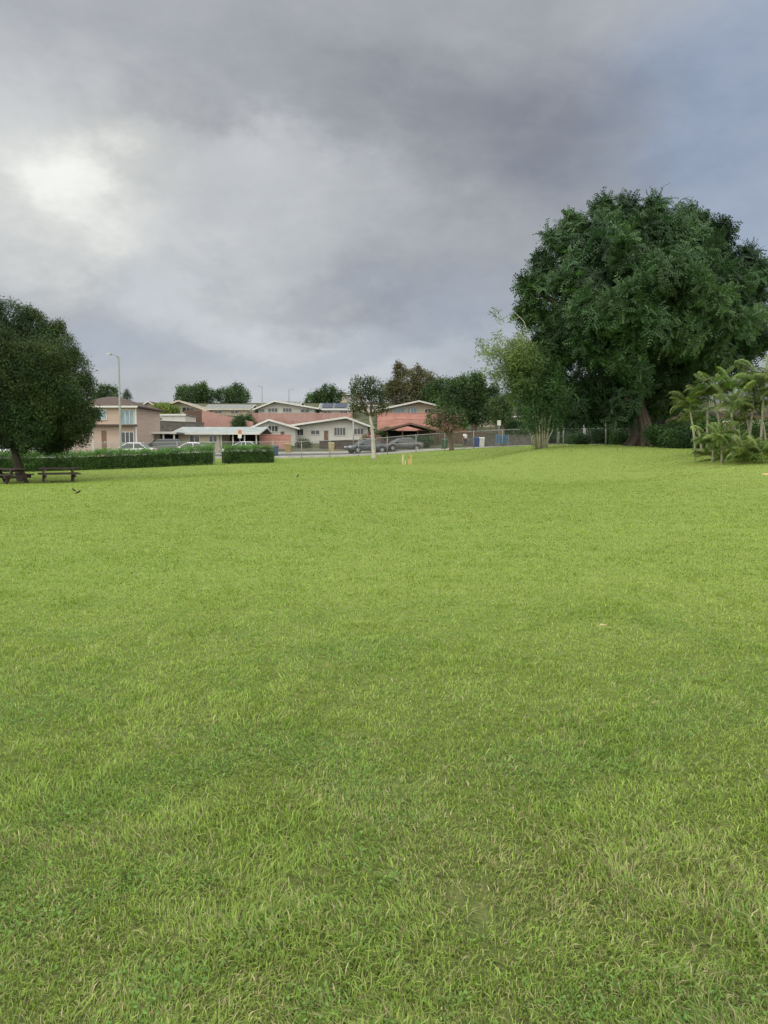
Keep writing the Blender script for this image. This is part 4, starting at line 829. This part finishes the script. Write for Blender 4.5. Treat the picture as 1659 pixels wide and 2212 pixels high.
def azel(px,py):
    u=(px-829.5)/F; v=(1106-py)/F; d=Vector((u,math.cos(TH)+v*math.sin(TH),-math.sin(TH)+v*math.cos(TH))).normalized(); return math.atan2(d.x,d.y),math.asin(d.z)
def lobe(px,py,sx,sy,amp):
    a,e=azel(px,py); q=((azw-a)/(sx/F)); r=((elw-e)/(sy/F)); return E.m('EXPONENT',(q*q+r*r)*-1.)*amp
n1=wn(3.0,6,.60,1.7,(1,1,2.4),.3); n2=wn(8,4,.62,5.3,(1,1,1.5),.3)
Lm=(E(n1.outputs[0])-.5)*.27+(E(n2.outputs[0])-.5)*.15+.415
for l in [(205,440,85,75,.26),(180,470,320,190,.25),(60,180,280,150,.13),(420,600,280,70,.08),(650,380,190,70,.11),(520,680,260,40,.09),(800,775,480,50,.11),(300,830,700,60,.09),(850,190,450,120,-.10),(430,285,220,50,-.06),(620,622,280,34,-.07),(1250,350,350,120,-.06),(1350,180,300,80,-.03),(80,640,160,45,-.06),(760,480,220,70,.07)]: Lm=Lm+lobe(*l)
bl=lobe(1640,120,330,180,1.)+lobe(1640,430,160,160,.9)+lobe(1640,620,200,120,.5)+lobe(80,720,300,80,.5)+lobe(1000,720,500,110,.5)
bl=E.m('MINIMUM',bl,1.)
gl=E.m('MINIMUM',lobe(200,440,200,150,1.),1.)
sm=lambda v,a,b:(lambda n:(setattr(n,'interpolation_type','SMOOTHSTEP'),L.new(v.k,n.inputs[0]),setattr(n.inputs[1],'default_value',a),setattr(n.inputs[2],'default_value',b),E(n.outputs[0]))[-1])(N.new('ShaderNodeMapRange'))
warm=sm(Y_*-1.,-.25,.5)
back=1.+warm*3.7+sm(Z_,.55,.9)*2.6  # unseen sky behind the camera and overhead boosted to light the lawn
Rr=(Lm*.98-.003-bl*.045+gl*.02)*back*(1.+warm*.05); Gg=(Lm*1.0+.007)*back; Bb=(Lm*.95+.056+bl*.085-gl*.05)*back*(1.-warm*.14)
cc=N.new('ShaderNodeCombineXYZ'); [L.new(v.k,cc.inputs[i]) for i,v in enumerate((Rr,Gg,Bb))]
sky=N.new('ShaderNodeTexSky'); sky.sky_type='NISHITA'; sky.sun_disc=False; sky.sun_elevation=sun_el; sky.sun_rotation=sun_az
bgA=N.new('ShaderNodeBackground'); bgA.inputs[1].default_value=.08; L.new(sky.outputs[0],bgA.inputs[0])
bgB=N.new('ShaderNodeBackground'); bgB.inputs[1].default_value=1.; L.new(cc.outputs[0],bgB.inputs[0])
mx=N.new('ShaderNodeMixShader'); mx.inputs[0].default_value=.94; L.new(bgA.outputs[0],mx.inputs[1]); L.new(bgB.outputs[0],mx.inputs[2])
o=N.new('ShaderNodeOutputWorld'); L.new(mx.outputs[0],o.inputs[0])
sd=Vector((math.sin(sun_az)*math.cos(sun_el),math.cos(sun_az)*math.cos(sun_el),math.sin(sun_el)))
sl=bpy.data.lights.new('sun','SUN'); sl.energy=1.5; sl.angle=math.radians(12); sl.color=(1,.92,.78); so=bpy.data.objects.new('sun',sl); so.rotation_euler=(-sd).to_track_quat('-Z','Y').to_euler(); so.location=(0,0,50); C.objects.link(so)
# ------------------------------------------------------------ camera
cam=bpy.data.cameras.new('camera'); co=bpy.data.objects.new('camera',cam); C.objects.link(co); co.location=(0,0,EYE); co.rotation_euler=(math.radians(90)-TH,0,0)
cam.sensor_fit='VERTICAL'; cam.sensor_height=36; cam.lens=18/math.tan(math.radians(33)); cam.clip_end=8000; cam.clip_start=.05; sc.camera=co
sc.view_settings.view_transform='Standard'; sc.view_settings.look='None'; sc.view_settings.exposure=0
